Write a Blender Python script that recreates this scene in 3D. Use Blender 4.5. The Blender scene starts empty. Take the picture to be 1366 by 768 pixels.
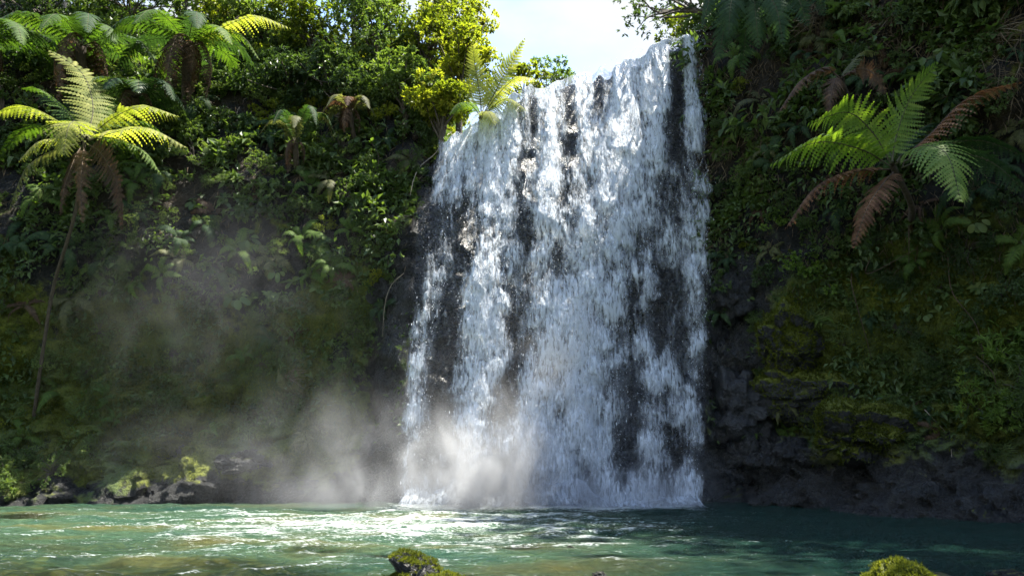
import bpy, math, random
import numpy as np
from mathutils import Vector, Matrix
from mathutils.bvhtree import BVHTree

random.seed(7)
RNG = np.random.default_rng(7)
SC = bpy.context.scene
COL = SC.collection
PI = math.pi

# ------------------------------------------------------------------ camera
F_PX, TILT, CAM_Z = 1012.0, math.radians(11.6), 1.5
ct, st = math.cos(TILT), math.sin(TILT)
cam_d = bpy.data.cameras.new('camera')
cam_d.sensor_width = 36.0
cam_d.lens = 36.0 * F_PX / 1366.0
cam_d.clip_start = 0.1
cam_d.clip_end = 2000
cam = bpy.data.objects.new('camera', cam_d)
cam.location = (0, 0, CAM_Z)
cam.rotation_euler = (PI / 2 + TILT, 0, 0)
COL.objects.link(cam)
SC.camera = cam

def ray(px, py):
    u, v = (px - 683.0) / F_PX, (384.0 - py) / F_PX
    return Vector((u, ct - v * st, st + v * ct))

def at(px, py, Y):
    d = ray(px, py)
    return Vector((0, 0, CAM_Z)) + d * (Y / d.y)

def project(x, y, z):
    """world arrays -> photograph pixels (used to read macro maps of the fall)"""
    zz = z - CAM_Z
    dep = y * ct + zz * st
    up = -y * st + zz * ct
    return 683 + F_PX * x / dep, 384 - F_PX * up / dep

# ------------------------------------------------------------------ noise
def _h(ix, iy, iz, seed):
    n = (ix * 374761393 + iy * 668265263 + iz * 1274126177 + seed * 974634719) & 0xFFFFFFFF
    n = ((n ^ (n >> 13)) * 1274126177) & 0xFFFFFFFF
    n = ((n ^ (n >> 16)) * 2246822519) & 0xFFFFFFFF
    return ((n ^ (n >> 15)) & 0xFFFFFF) / float(0xFFFFFF)

def vnoise(P, seed=0):
    P = np.asarray(P, float)
    i = np.floor(P).astype(np.int64)
    f = P - i
    f = f * f * f * (f * (f * 6 - 15) + 10)
    r = 0
    for dx in (0, 1):
        for dy in (0, 1):
            for dz in (0, 1):
                w = (f[:, 0] if dx else 1 - f[:, 0]) * (f[:, 1] if dy else 1 - f[:, 1]) * (f[:, 2] if dz else 1 - f[:, 2])
                r = r + w * _h(i[:, 0] + dx, i[:, 1] + dy, i[:, 2] + dz, seed)
    return r * 2 - 1

def fbm(P, octv=4, seed=0, gain=0.5):
    P = np.asarray(P, float)
    s, a, t = 0, 1.0, 0
    for k in range(octv):
        s = s + a * vnoise(P * 2 ** k + 17.3 * k, seed + k)
        t += a
        a *= gain
    return s / t

def cellnoise(P, seed=0):
    """worley: F1, F2 and a random value of the nearest cell"""
    P = np.asarray(P, float)
    i = np.floor(P).astype(np.int64)
    n = len(P)
    f1 = np.full(n, 9.0); f2 = np.full(n, 9.0); val = np.zeros(n)
    for dx in (-1, 0, 1):
        for dy in (-1, 0, 1):
            for dz in (-1, 0, 1):
                c = i + np.array((dx, dy, dz))
                q = np.stack([c[:, k] + _h(c[:, 0], c[:, 1], c[:, 2], seed + k) for k in range(3)], 1)
                d = np.linalg.norm(q - P, axis=1)
                v = _h(c[:, 0], c[:, 1], c[:, 2], seed + 9)
                m = d < f1
                f2 = np.where(m, f1, np.minimum(f2, d))
                val = np.where(m, v, val)
                f1 = np.where(m, d, f1)
    return f1, f2, val

def facets(P, seed=0, tilt=1.0):
    """per worley cell a tilted plane: broken, angular rock; also returns F2-F1"""
    P = np.asarray(P, float)
    i = np.floor(P).astype(np.int64); n = len(P)
    f1 = np.full(n, 9.0); f2 = np.full(n, 9.0); out = np.zeros(n)
    for dx in (-1, 0, 1):
        for dy in (-1, 0, 1):
            for dz in (-1, 0, 1):
                c = i + np.array((dx, dy, dz))
                q = np.stack([c[:, k] + _h(c[:, 0], c[:, 1], c[:, 2], seed + k) for k in range(3)], 1)
                nn = np.stack([_h(c[:, 0], c[:, 1], c[:, 2], seed + 20 + k) - .5 for k in range(3)], 1) * 2
                dv = P - q
                d = np.linalg.norm(dv, axis=1)
                v = (dv * nn).sum(1) * tilt + _h(c[:, 0], c[:, 1], c[:, 2], seed + 9) - .5
                m = d < f1
                f2 = np.where(m, f1, np.minimum(f2, d))
                out = np.where(m, v, out)
                f1 = np.where(m, d, f1)
    return out, f2 - f1

def sstep(a, b, x):
    t = np.clip((x - a) / (b - a), 0, 1)
    return t * t * (3 - 2 * t)

# ------------------------------------------------------------------ mesh helpers
def mesh_np(name, V, faces, smooth=True, attrs=None, matidx=None):
    """faces: list of int arrays (n,3) or (n,4)"""
    me = bpy.data.meshes.new(name)
    V = np.asarray(V, np.float32)
    me.vertices.add(len(V))
    me.vertices.foreach_set('co', V.ravel())
    faces = [np.asarray(f, np.int32) for f in faces if len(f)]
    loops = np.concatenate([f.ravel() for f in faces])
    sizes = np.concatenate([np.full(len(f), f.shape[1], np.int32) for f in faces])
    starts = np.concatenate([[0], np.cumsum(sizes)[:-1]]).astype(np.int32)
    me.loops.add(len(loops))
    me.loops.foreach_set('vertex_index', loops)
    me.polygons.add(len(sizes))
    me.polygons.foreach_set('loop_start', starts)
    if matidx is not None:
        me.polygons.foreach_set('material_index', np.asarray(matidx, np.int32))
    me.update(calc_edges=True)
    me.polygons.foreach_set('use_smooth', np.full(len(sizes), smooth, bool))
    for k, a in (attrs or {}).items():
        at_ = me.attributes.new(k, 'FLOAT', 'POINT')
        at_.data.foreach_set('value', np.asarray(a, np.float32))
    return me

def link(name, me, mats, parent=None):
    if not isinstance(mats, (list, tuple)):
        mats = [mats]
    for m in mats:
        me.materials.append(m)
    o = bpy.data.objects.new(name, me)
    COL.objects.link(o)
    if parent is not None:
        o.parent = parent
    return o

def empty(name, loc):
    o = bpy.data.objects.new(name, None)
    o.empty_display_size = 0.2
    o.location = loc
    COL.objects.link(o)
    return o

def tag(o, label=None, cat=None, group=None, kind=None):
    if label: o['label'] = label
    if cat: o['category'] = cat
    if group: o['group'] = group
    if kind: o['kind'] = kind
    return o

def grid_faces(nr, nc):
    a = (np.arange(nr - 1)[:, None] * nc + np.arange(nc - 1)[None, :]).ravel()
    return np.stack([a, a + 1, a + nc + 1, a + nc], 1)

# ------------------------------------------------------------------ materials
class NT:
    def __init__(self, name):
        self.m = bpy.data.materials.new(name)
        self.m.use_nodes = True
        self.t = self.m.node_tree
        self.t.nodes.clear()
        self.out = self.t.nodes.new('ShaderNodeOutputMaterial')
    def n(self, typ, inputs=None, **kw):
        nd = self.t.nodes.new(typ)
        for k, v in kw.items():
            setattr(nd, k, v)
        for k, v in (inputs or {}).items():
            self.set(nd, k, v)
        return nd
    def set(self, nd, k, v):
        s = nd.inputs[k]
        if isinstance(v, bpy.types.NodeSocket):
            self.t.links.new(v, s)
        elif isinstance(v, bpy.types.Node):
            self.t.links.new(v.outputs[0], s)
        else:
            s.default_value = v
    def math(self, op, a, b=0.0, c=0.0, clamp=False):
        nd = self.n('ShaderNodeMath', operation=op, use_clamp=clamp)
        for i, v in enumerate((a, b, c)):
            self.set(nd, i, v)
        return nd.outputs[0]
    def mr(self, v, a, b, c=0.0, d=1.0, smooth=True):
        nd = self.n('ShaderNodeMapRange', interpolation_type='SMOOTHSTEP' if smooth else 'LINEAR')
        for k, x in (('Value', v), ('From Min', a), ('From Max', b), ('To Min', c), ('To Max', d)):
            self.set(nd, k, x)
        return nd.outputs[0]
    def attr(self, name):
        return self.n('ShaderNodeAttribute', attribute_name=name).outputs['Fac']
    def mapped(self, src, scale, loc=(0, 0, 0)):
        nd = self.n('ShaderNodeMapping')
        self.set(nd, 'Vector', src); nd.inputs['Scale'].default_value = scale; nd.inputs['Location'].default_value = loc
        return nd.outputs[0]
    def noise(self, vec, scale, detail=4, rough=0.55, dist=0.0):
        nd = self.n('ShaderNodeTexNoise')
        if vec is not None: self.set(nd, 'Vector', vec)
        nd.inputs['Scale'].default_value = scale
        nd.inputs['Detail'].default_value = detail
        nd.inputs['Roughness'].default_value = rough
        nd.inputs['Distortion'].default_value = dist
        return nd.outputs[0]
    def mix(self, f, a, b, blend='MIX'):
        nd = self.n('ShaderNodeMix', data_type='RGBA', blend_type=blend)
        self.set(nd, 0, f)
        for k, v in ((6, a), (7, b)):
            if isinstance(v, tuple) and len(v) == 3: v = v + (1,)
            self.set(nd, k, v)
        return nd.outputs[2]
    def ramp(self, f, stops):
        nd = self.n('ShaderNodeValToRGB')
        cr = nd.color_ramp
        while len(cr.elements) < len(stops): cr.elements.new(0.5)
        for e, (p, c) in zip(cr.elements, stops):
            e.position = p; e.color = c + (1,)
        self.set(nd, 0, f)
        return nd.outputs[0]
    def mixsh(self, f, a, b):
        nd = self.n('ShaderNodeMixShader')
        self.set(nd, 0, f); self.set(nd, 1, a); self.set(nd, 2, b)
        return nd.outputs[0]
    def surf(self, s):
        self.set(self.out, 'Surface', s)
        return self.m

def mat_cliff():
    t = NT('mossy_rock')
    geo = t.n('ShaderNodeNewGeometry')
    pos = geo.outputs['Position']
    big = t.noise(pos, 0.5, 4, 0.6)
    mid = t.noise(pos, 2.6, 5, 0.6)
    fine = t.noise(pos, 14, 4, 0.65)
    rock = t.ramp(mid, [(0.25, (0.004, 0.0045, 0.005)), (0.5, (0.011, 0.012, 0.0125)), (0.75, (0.034, 0.034, 0.032))])
    brown = t.mix(t.mr(big, 0.45, 0.65), (0.014, 0.012, 0.007), (0.032, 0.023, 0.013))
    mossc = t.ramp(fine, [(0.25, (0.040, 0.050, 0.009)), (0.5, (0.10, 0.115, 0.016)), (0.8, (0.18, 0.19, 0.025))])
    grn = t.ramp(fine, [(0.2, (0.036, 0.058, 0.018)), (0.8, (0.105, 0.140, 0.040))])
    mossc = t.mix(t.mr(big, 0.42, 0.6), mossc, grn)
    mk = t.math('ADD', t.attr('moss'), t.math('MULTIPLY', t.math('SUBTRACT', mid, 0.5), 1.5))
    mk = t.mr(mk, 0.35, 0.62)
    so = t.mr(t.math('ADD', t.attr('soil'), t.math('MULTIPLY', t.math('SUBTRACT', mid, 0.5), 1.0)), 0.4, 0.6)
    base = t.mix(so, rock, brown)
    base = t.mix(mk, base, mossc)
    wet = t.attr('wet')
    ro = t.mr(wet, 0.0, 1.0, 0.75, 0.24)
    ro = t.math('MULTIPLY', ro, t.mr(fine, .3, .7, .55, 1.6))
    ro = t.math('ADD', ro, t.math('MULTIPLY', mk, 0.4), clamp=True)
    h = t.math('ADD', t.math('MULTIPLY', mid, 1.0), t.math('MULTIPLY', fine, 0.35))
    grit = t.noise(pos, 38, 3, .7)
    h = t.math('ADD', h, t.math('MULTIPLY', grit, .18))
    b = t.n('ShaderNodeBump', {'Strength': 1.0, 'Distance': 0.24, 'Height': h})
    p = t.n('ShaderNodeBsdfPrincipled', {'Base Color': base, 'Roughness': ro, 'Normal': b, 'Specular IOR Level': t.mr(wet, 0, 1, .25, .75)})
    return t.surf(p.outputs[0])

def mat_leaf(name, stops, trans=0.35, rough=0.45, tcol=(1.02, 1.12, 0.30), spec=0.22, vary=0.5):
    """leaf: reflecting and letting light through; 'var' runs along the stops"""
    t = NT(name)
    oi = t.n('ShaderNodeObjectInfo')
    v = t.math('ADD', t.attr('var'), t.math('MULTIPLY', t.math('SUBTRACT', oi.outputs['Random'], 0.5), vary), clamp=True)
    c = t.ramp(v, stops)
    p = t.n('ShaderNodeBsdfPrincipled', {'Base Color': c, 'Roughness': rough, 'Specular IOR Level': spec})
    tc = t.mix(1.0, c, tcol, 'MULTIPLY')
    tr = t.n('ShaderNodeBsdfTranslucent', {'Color': t.mix(1.0, tc, (2.2, 2.2, 2.2), 'MULTIPLY')})
    return t.surf(t.mixsh(trans, p.outputs[0], tr.outputs[0]))

def mat_bark(name, c0, c1, scale=(9, 9, 2)):
    t = NT(name)
    tc = t.n('ShaderNodeTexCoord').outputs['Object']
    n = t.noise(t.mapped(tc, scale), 2.2, 5, 0.65)
    c = t.ramp(n, [(0.3, c0), (0.7, c1)])
    b = t.n('ShaderNodeBump', {'Strength': 0.8, 'Distance': 0.03, 'Height': n})
    p = t.n('ShaderNodeBsdfPrincipled', {'Base Color': c, 'Roughness': 0.85, 'Normal': b})
    return t.surf(p.outputs[0])

# ------------------------------------------------------------------ light
SUN_EL, SUN_AZ = math.radians(66), math.radians(7)      # azimuth from +X towards +Y
S = Vector((math.cos(SUN_EL) * math.cos(SUN_AZ), math.cos(SUN_EL) * math.sin(SUN_AZ), math.sin(SUN_EL)))
sd = bpy.data.lights.new('sun', 'SUN')
sd.energy = 5.0
sd.angle = math.radians(0.5)
sd.color = (1.0, 0.945, 0.83)
so = bpy.data.objects.new('sun', sd)
so.location = S * 60
so.rotation_euler = S.to_track_quat('Z', 'Y').to_euler()
COL.objects.link(so)

w = bpy.data.worlds.new('World')
SC.world = w
w.use_nodes = True
wt = w.node_tree
wt.nodes.clear()
def wn(typ, **kw):
    nd = wt.nodes.new(typ)
    for k, v in kw.items(): setattr(nd, k, v)
    return nd
sky = wn('ShaderNodeTexSky', sky_type='NISHITA', sun_disc=False)
sky.sun_elevation = SUN_EL
sky.sun_rotation = PI / 2 - SUN_AZ       # measured from +Y clockwise
sky.altitude = 100
sky.air_density = 1.0; sky.dust_density = 0.4; sky.ozone_density = 1.0
tc = wn('ShaderNodeTexCoord')
mp = wn('ShaderNodeMapping'); mp.inputs['Scale'].default_value = (1.6, 1.6, 3.2); mp.inputs['Location'].default_value = (0.35, 0.2, 0.1)
wt.links.new(tc.outputs['Generated'], mp.inputs[0])
nz = wn('ShaderNodeTexNoise'); nz.inputs['Scale'].default_value = 1.9; nz.inputs['Detail'].default_value = 7; nz.inputs['Roughness'].default_value = 0.55
wt.links.new(mp.outputs[0], nz.inputs['Vector'])
mr = wn('ShaderNodeMapRange', interpolation_type='SMOOTHSTEP')
mr.inputs['From Min'].default_value = 0.36; mr.inputs['From Max'].default_value = 0.60
wt.links.new(nz.outputs[0], mr.inputs['Value'])
mx = wn('ShaderNodeMix', data_type='RGBA')
sx_ = wn('ShaderNodeSeparateXYZ'); wt.links.new(tc.outputs['Generated'], sx_.inputs[0])
m2 = wn('ShaderNodeMapRange', interpolation_type='SMOOTHSTEP')
m2.inputs['From Min'].default_value = 0.85; m2.inputs['From Max'].default_value = 0.55
m2.inputs['To Min'].default_value = 0.0; m2.inputs['To Max'].default_value = 1.0
wt.links.new(sx_.outputs['Z'], m2.inputs['Value'])
ml = wn('ShaderNodeMath', operation='MULTIPLY')
wt.links.new(mr.outputs[0], ml.inputs[0]); wt.links.new(m2.outputs[0], ml.inputs[1])
wt.links.new(ml.outputs[0], mx.inputs[0])
wt.links.new(sky.outputs[0], mx.inputs[6])
mx.inputs[7].default_value = (1.8, 1.85, 1.92, 1)
bg = wn('ShaderNodeBackground'); bg.inputs['Strength'].default_value = 0.13
wt.links.new(mx.outputs[2], bg.inputs[0])
wo = wn('ShaderNodeOutputWorld')
wt.links.new(bg.outputs[0], wo.inputs[0])

vs = SC.view_settings
vs.view_transform = 'Standard'; vs.look = 'None'; vs.gamma = 1.0; vs.use_curve_mapping = False
vs.exposure = 2.1
SC.cycles.use_denoising = True
try: SC.cycles.denoiser = 'OPENIMAGEDENOISE'
except Exception: pass
SC.cycles.max_bounces = 8
SC.cycles.diffuse_bounces = 3
SC.cycles.glossy_bounces = 2
SC.cycles.transmission_bounces = 3
SC.cycles.transparent_max_bounces = 24
SC.cycles.volume_bounces = 0
SC.cycles.sample_clamp_indirect = 4.0
SC.cycles.caustics_reflective = False
SC.cycles.caustics_refractive = False

# ------------------------------------------------------------------ the gorge
# each column: foot x, foot y, then (outward, height) pairs up the wall and over the top
LEFT = [(-2.5, -1.4), (0, 0), (0.9, 1.3), (1.5, 2.6), (1.3, 4.6), (0.7, 6.8), (1.2, 8.6), (3.2, 13.2), (6.0, 17.5), (130, 34)]
LEFT2 = [(-2.5, -1.4), (0, 0), (0.5, 1.0), (1.1, 2.4), (1.1, 4.6), (0.6, 6.6), (1.1, 8.4), (3.0, 12.8), (6.0, 16.2), (130, 30)]
def fall(lip, lean):
    return [(-2.5, -1.4), (0, 0), (0.15, 1.5), (0.25, 3.2), (0.35, 5.0), (0.4, 7.0), (0.4 + 0.55 * lean, lip - 1.6 * min(1, lean + .2)), (0.5 + lean, lip - 0.12), (2.2 + lean, lip - 0.1), (130, lip + 5)]
RIGHT = [(-2.5, -1.4), (0, 0), (0.5, 1.3), (1.0, 2.6), (0.55, 4.2), (0.2, 6.5), (0.4, 9.5), (0.6, 13.0), (2.4, 17.0), (130, 30)]
RIGHT2 = [(-2.5, -1.4), (0, 0), (0.7, 1.2), (1.3, 2.4), (1.2, 4.4), (0.6, 6.5), (0.3, 9.0), (0.3, 13), (2.0, 16.6), (130, 30)]
BACK = [(-2.5, -1.4), (0, 0), (2, 0.5), (4, .8), (7, 1.2), (10, 1.7), (14, 2.4), (20, 3.2), (30, 4), (130, 10)]
COLS = [
    (-1, -15, BACK), (-14, -13, BACK), (-21, -4, BACK), (-22.5, 8, BACK), (-19, 16, LEFT), (-15.5, 19.4, LEFT), (-12.5, 20.1, LEFT),
    (-9.0, 20.3, LEFT), (-6.3, 20.4, LEFT2), (-4.0, 20.3, LEFT2),
    (-3.0, 20.2, fall(9.7, 1.3)), (-2.2, 20.1, fall(10.3, 1.3)), (-0.9, 20.0, fall(10.95, 1.1)), (-0.3, 20.0, fall(11.1, 0.9)), (0.35, 20.0, fall(11.75, 0.6)),
    (1.5, 20.0, fall(12.2, 0.8)), (2.8, 20.0, fall(12.6, 0.9)), (4.0, 20.05, fall(13.1, 0.7)), (5.0, 20.1, fall(13.5, 0.4)),
    (5.35, 19.9, RIGHT), (6.4, 18.9, RIGHT), (8.4, 16.7, RIGHT2), (10.2, 14.9, RIGHT2), (13, 12.2, RIGHT2), (16.5, 7, RIGHT2), (18, -2, BACK), (13, -12, BACK), (-1, -15, BACK)]
cx = np.array([(c[0], c[1]) for c in COLS], float)
prof = np.array([c[2] for c in COLS], float)            # (n,10,2)
seg = np.linalg.norm(np.diff(cx, axis=0), axis=1)
arc = np.concatenate([[0], np.cumsum(seg)])
step = []
for i in range(len(seg)):
    mid = (cx[i] + cx[i + 1]) / 2
    vis = mid[1] > 7 and abs(mid[0]) < 16.5
    n = max(2, int(seg[i] / (0.075 if vis else 0.6)))
    step.append(np.linspace(arc[i], arc[i + 1], n, endpoint=False))
sv = np.concatenate(step + [[arc[-1]]])
def interp(arr):
    return np.interp(sv, arc, arr)
bx, by = interp(cx[:, 0]), interp(cx[:, 1])
def smooth(a, k):
    ker = np.hanning(2 * k + 3)[1:-1]; ker /= ker.sum()
    return np.convolve(np.pad(a, k, mode='edge'), ker, mode='valid')
bx[2:-2], by[2:-2] = smooth(bx, 6)[2:-2], smooth(by, 6)[2:-2]
# outward direction: away from the pool's middle, but straight back (+Y) along the left wall and the fall
tx, ty = np.gradient(bx), np.gradient(by)
tl = np.hypot(tx, ty) + 1e-9
ox, oy = -ty / tl, tx / tl
sgn = np.sign((bx - 0) * ox + (by - 4) * oy)
ox, oy = smooth(ox * sgn, 14), smooth(oy * sgn, 14)
ol = np.hypot(ox, oy) + 1e-9
ox, oy = ox / ol, oy / ol
# rows up the wall
tk = np.arange(10.0)
rows = np.concatenate([np.linspace(0, 1, 10, endpoint=False), np.linspace(1, 2, 20, endpoint=False), np.linspace(2, 7, 120, endpoint=False), np.linspace(7, 8, 30, endpoint=False), 8 + np.linspace(0, 1, 22) ** 3])
OFF = np.stack([interp(prof[:, k, 0]) for k in range(10)], 0)
ZZ = np.stack([interp(prof[:, k, 1]) for k in range(10)], 0)
def rowinterp(A):
    i = np.clip(np.floor(rows).astype(int), 0, 8); f = (rows - i)[:, None]
    p0, p1, p2, p3 = A[np.clip(i - 1, 0, 9)], A[i], A[i + 1], A[np.clip(i + 2, 0, 9)]
    lin = p1 + (p2 - p1) * f
    cr = 0.5 * ((2 * p1) + (-p0 + p2) * f + (2 * p0 - 5 * p1 + 4 * p2 - p3) * f ** 2 + (-p0 + 3 * p1 - 3 * p2 + p3) * f ** 3)
    use = (i < 7)[:, None]
    return np.where(use, 0.5 * cr + 0.5 * lin, lin)
off, zz = rowinterp(OFF), rowinterp(ZZ)
X = bx[None] + ox[None] * off
Y = by[None] + oy[None] * off
nr, nc = X.shape
P = np.stack([X.ravel(), Y.ravel(), zz.ravel()], 1)
# blocky ledges and knobs, moved outward and a little up or down
isfall = ((X > -2.7) & (X < 5.15) & (Y > 19) & (Y < 24)).ravel().astype(float)
far = sstep(25, 60, np.hypot(P[:, 0], P[:, 1]))
f1, f2, cv = cellnoise(P * np.array((0.62, 0.62, 0.95)) + 3.1 + 0.25 * fbm(P * 0.9, 2, 40)[:, None], 3)
g1, g2, gv = cellnoise(P * np.array((1.7, 1.7, 2.4)) + 0.2 * fbm(P * 2.1, 2, 44)[:, None], 8)
amp = 1 - 0.55 * isfall
fa1, fb1 = facets(P * np.array((.9, .9, 1.2)) + .15 * fbm(P * 1.5, 2, 47)[:, None], 51, 1.1)
fa2, fb2 = facets(P * np.array((2.4, 2.4, 3.0)), 55, 1.1)
lowrock = 1 - sstep(2.2, 4.5, P[:, 2])
d = amp * (0.55 * fbm(P * 0.42, 3, 1) + (0.26 + 0.30 * lowrock) * (cv - 0.5) * sstep(0.0, 0.25, f2 - f1) + (0.04 + 0.05 * lowrock) * (gv - 0.5) * sstep(0, 0.2, g2 - g1) + (0.10 + 0.30 * lowrock) * fa1 + (.03 + .13 * lowrock) * fa2 + 0.12 * fbm(P * 2.3, 3, 5))
d = d * (1 - far) * sstep(-1.4, -0.2, P[:, 2])
d = d - (.05 + .10 * lowrock) * (1 - sstep(0, .10, fb1)) * (1 - far) - .05 * lowrock * (1 - sstep(0, .1, fb2))
# keep the lip of the fall clean
lipz = np.where(isfall > 0, np.interp(P[:, 0], [-3, -2.2, -.9, -.3, .35, 1.5, 2.8, 4, 5], [9.7, 10.3, 10.95, 11.1, 11.75, 12.2, 12.6, 13.1, 13.5]), 99)
d = d * (1 - 0.8 * isfall * sstep(1.6, 0.3, lipz - P[:, 2]))
OXX = np.broadcast_to(ox[None], X.shape).ravel(); OYY = np.broadcast_to(oy[None], X.shape).ravel()
P[:, 0] -= OXX * d; P[:, 1] -= OYY * d
P[:, 2] += 0.12 * fbm(P * 1.3, 2, 60) * (1 - far) * (1 - isfall) * sstep(-1, 0.3, P[:, 2])
def lipn0(x):
    q_ = np.stack([x * 1.0, x * 0, x * 0], 1)
    return 0.22 * fbm(q_ * 1.3 + 4.2, 2, 310) + 0.20 * fbm(q_ * 4.1, 2, 311)
P[:, 2] += isfall * sstep(1.6, 0.1, lipz - P[:, 2]) * lipn0(P[:, 0])
moss = 0.52 + .22 * (P[:, 0] > 5) * sstep(7, 5, P[:, 2]) + 0.45 * fbm(P * 0.55, 3, 21) + 0.25 * sstep(1.2, 2.6, P[:, 2]) - 0.75 * (1 - sstep(0.5, 1.7, P[:, 2] + 0.65 * sstep(-3.5, -5, P[:, 0]) + 0.5 * fbm(P * 0.8, 2, 30))) - 1.1 * isfall - .55 * sstep(4.8, 7.0, P[:, 2] + .8 * fbm(P * .6, 2, 37)) + .25 * sstep(-3.5, -5.5, P[:, 0]) * sstep(4, 2.5, P[:, 2])
nearfall = np.exp(-((P[:, 0] - 5.9) / 1.1) ** 2) * (P[:, 1] > 16) * (P[:, 2] < 6.4) + np.exp(-((P[:, 0] + 3.3) / 0.6) ** 2) * (P[:, 2] < 6) * (P[:, 1] > 18)
moss = moss - 1.0 * nearfall
soil = 0.2 + 0.35 * sstep(6, 9, P[:, 2]) + 0.5 * fbm(P * 0.7, 2, 33) - isfall
wet = np.clip(isfall + nearfall + (1 - sstep(0.6, 2.2, P[:, 2])) * (.35 + .65 * (P[:, 0] > 4)), 0, 1)
M_CLIFF = mat_cliff()
me = mesh_np('gorge_cliff', P, [grid_faces(nr, nc)], True, {'moss': moss, 'soil': soil, 'wet': wet})
cliff = tag(link('cliff', me, M_CLIFF), 'mossy dark rock cliff that rings the pool and rises to the forest', None, None, 'structure')
CP, CF = P, grid_faces(nr, nc)
BVH = BVHTree.FromPolygons([tuple(v) for v in P], [tuple(f) for f in CF])
CAM = Vector((0, 0, CAM_Z))
def hit(px, py):
    d = ray(px, py).normalized()
    loc, nrm, idx, dist = BVH.ray_cast(CAM, d)
    if loc is None: return None, None
    if nrm.dot(d) > 0: nrm = -nrm
    return loc, nrm
# ------------------------------------------------------------------ pool bed and water
def mat_bed():
    t = NT('river_bed')
    pos = t.n('ShaderNodeNewGeometry').outputs['Position']
    n = t.noise(pos, 1.4, 5, 0.6)
    v = t.n('ShaderNodeTexVoronoi', {'Vector': pos, 'Scale': 3.0})
    c = t.ramp(n, [(0.3, (0.10, 0.08, 0.02)), (0.6, (0.30, 0.22, 0.05)), (0.8, (0.45, 0.33, 0.09))])
    c = t.mix(t.mr(v.outputs['Distance'], 0.3, 0.6), c, (0.05, 0.05, 0.03))
    p = t.n('ShaderNodeBsdfPrincipled', {'Base Color': c, 'Roughness': 0.8})
    return t.surf(p.outputs[0])
gx = np.concatenate([np.linspace(-26, -13, 20, endpoint=False), np.linspace(-13, 10, 170, endpoint=False), np.linspace(10, 22, 20)]); gy = np.concatenate([np.linspace(-17, 6, 20, endpoint=False), np.linspace(6, 23, 130)])
GX, GY = np.meshgrid(gx, gy)
B = np.stack([GX.ravel(), GY.ravel(), np.zeros(GX.size)], 1)
bf1, bf2, bcv = cellnoise(B * np.array((1.1, 1.1, 1)), 73)
B[:, 2] = -0.95 + 0.35 * fbm(B * 0.5, 3, 71) + 0.42 * sstep(13, 6, B[:, 1]) + .22 * (sstep(.6, .1, bf1) - .5) * (bcv > .4)
me = mesh_np('river_bed', B, [grid_faces(len(gy), len(gx))], True)
tag(link('river_bed', me, mat_bed()), None, None, None, 'structure')

def mat_water():
    t = NT('pool_water')
    pos = t.n('ShaderNodeNewGeometry').outputs['Position']
    foam = t.attr('foam')
    fn = t.noise(t.mapped(pos, (2.0, 4.2, 1.0)), 2.4, 8, 0.74, 1.1)
    f2 = t.noise(t.mapped(pos, (4.0, 9.0, 1.0)), 4.0, 4, 0.7, 0.4)
    fm = t.math('ADD', foam, t.math('ADD', t.math('MULTIPLY', t.math('SUBTRACT', fn, 0.5), 2.2), t.math('MULTIPLY', t.math('SUBTRACT', f2, 0.5), 1.8)))
    fm = t.mr(fm, 0.52, 1.08, 0, 0.82)
    bn = t.noise(t.mapped(pos, (0.35, 0.8, 1.0)), 1.0, 4, 0.6, 0.3)
    body = t.ramp(bn, [(0.3, (0.052, 0.135, 0.094)), (0.5, (0.098, 0.175, 0.098)), (0.7, (0.180, 0.175, 0.060))])
    body = t.mix(t.attr('deep'), body, (0.012, 0.048, 0.038))  # right cliff's shade painted into the water colour, not greater depth
    rip = t.noise(t.mapped(pos, (1.5, 3.2, 1.0)), 3.2, 7, 0.66, 0.9)
    bump = t.n('ShaderNodeBump', {'Strength': 1.0, 'Distance': 0.30, 'Height': rip})
    dif = t.n('ShaderNodeBsdfDiffuse', {'Color': body, 'Normal': bump})
    trn = t.n('ShaderNodeBsdfTransparent', {'Color': (0.80, 0.95, 0.74, 1)})
    shal = t.attr('shallow')
    under = t.mixsh(shal, dif.outputs[0], trn.outputs[0])
    gl = t.n('ShaderNodeBsdfGlossy', {'Color': (1, 1, 1, 1), 'Roughness': 0.10, 'Normal': bump})
    fr = t.n('ShaderNodeFresnel', {'IOR': 1.33, 'Normal': bump})
    wsh = t.mixsh(t.math('MULTIPLY', fr.outputs[0], 0.85), under, gl.outputs[0])
    wh = t.n('ShaderNodeBsdfDiffuse', {'Color': (0.74, 0.79, 0.78, 1), 'Normal': bump})
    return t.surf(t.mixsh(fm, wsh, wh.outputs[0]))
xs = np.concatenate([np.linspace(-26, -14, 40, endpoint=False), np.linspace(-14, 12, 620, endpoint=False), np.linspace(12, 22, 30)])
ys = np.concatenate([np.linspace(-17, 6, 30, endpoint=False), np.linspace(6, 22.5, 420)])
GX, GY = np.meshgrid(xs, ys)
W = np.stack([GX.ravel(), GY.ravel(), np.zeros(GX.size)], 1)
wx, wy = W[:, 0], W[:, 1]
warp = np.stack([fbm(W * 0.5, 2, 80), fbm(W * 0.5, 2, 84), W[:, 2]], 1)
Q = W + 0.7 * warp
Q = np.stack([Q[:, 0] + 0.35 * Q[:, 1], Q[:, 1] - 0.10 * Q[:, 0], Q[:, 2]], 1)
turb = sstep(-16, -7, wx) * sstep(7, 0.5, wx) * 0.75 + 0.25
r1 = 1 - np.abs(fbm(Q * np.array((0.42, 1.25, 1)), 3, 90))
r2 = 1 - np.abs(fbm(Q * np.array((1.1, 2.9, 1)), 3, 95))
W[:, 2] = 0.05 * fbm(Q * np.array((0.5, 1.1, 1)), 2, 98) + turb * (0.15 * (r1 - 0.75) + 0.08 * (r2 - 0.75)) + 0.02 * fbm(Q * np.array((2.2, 4.4, 1)), 2, 99)
calm_left = sstep(-9.5, -5, wx)
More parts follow.
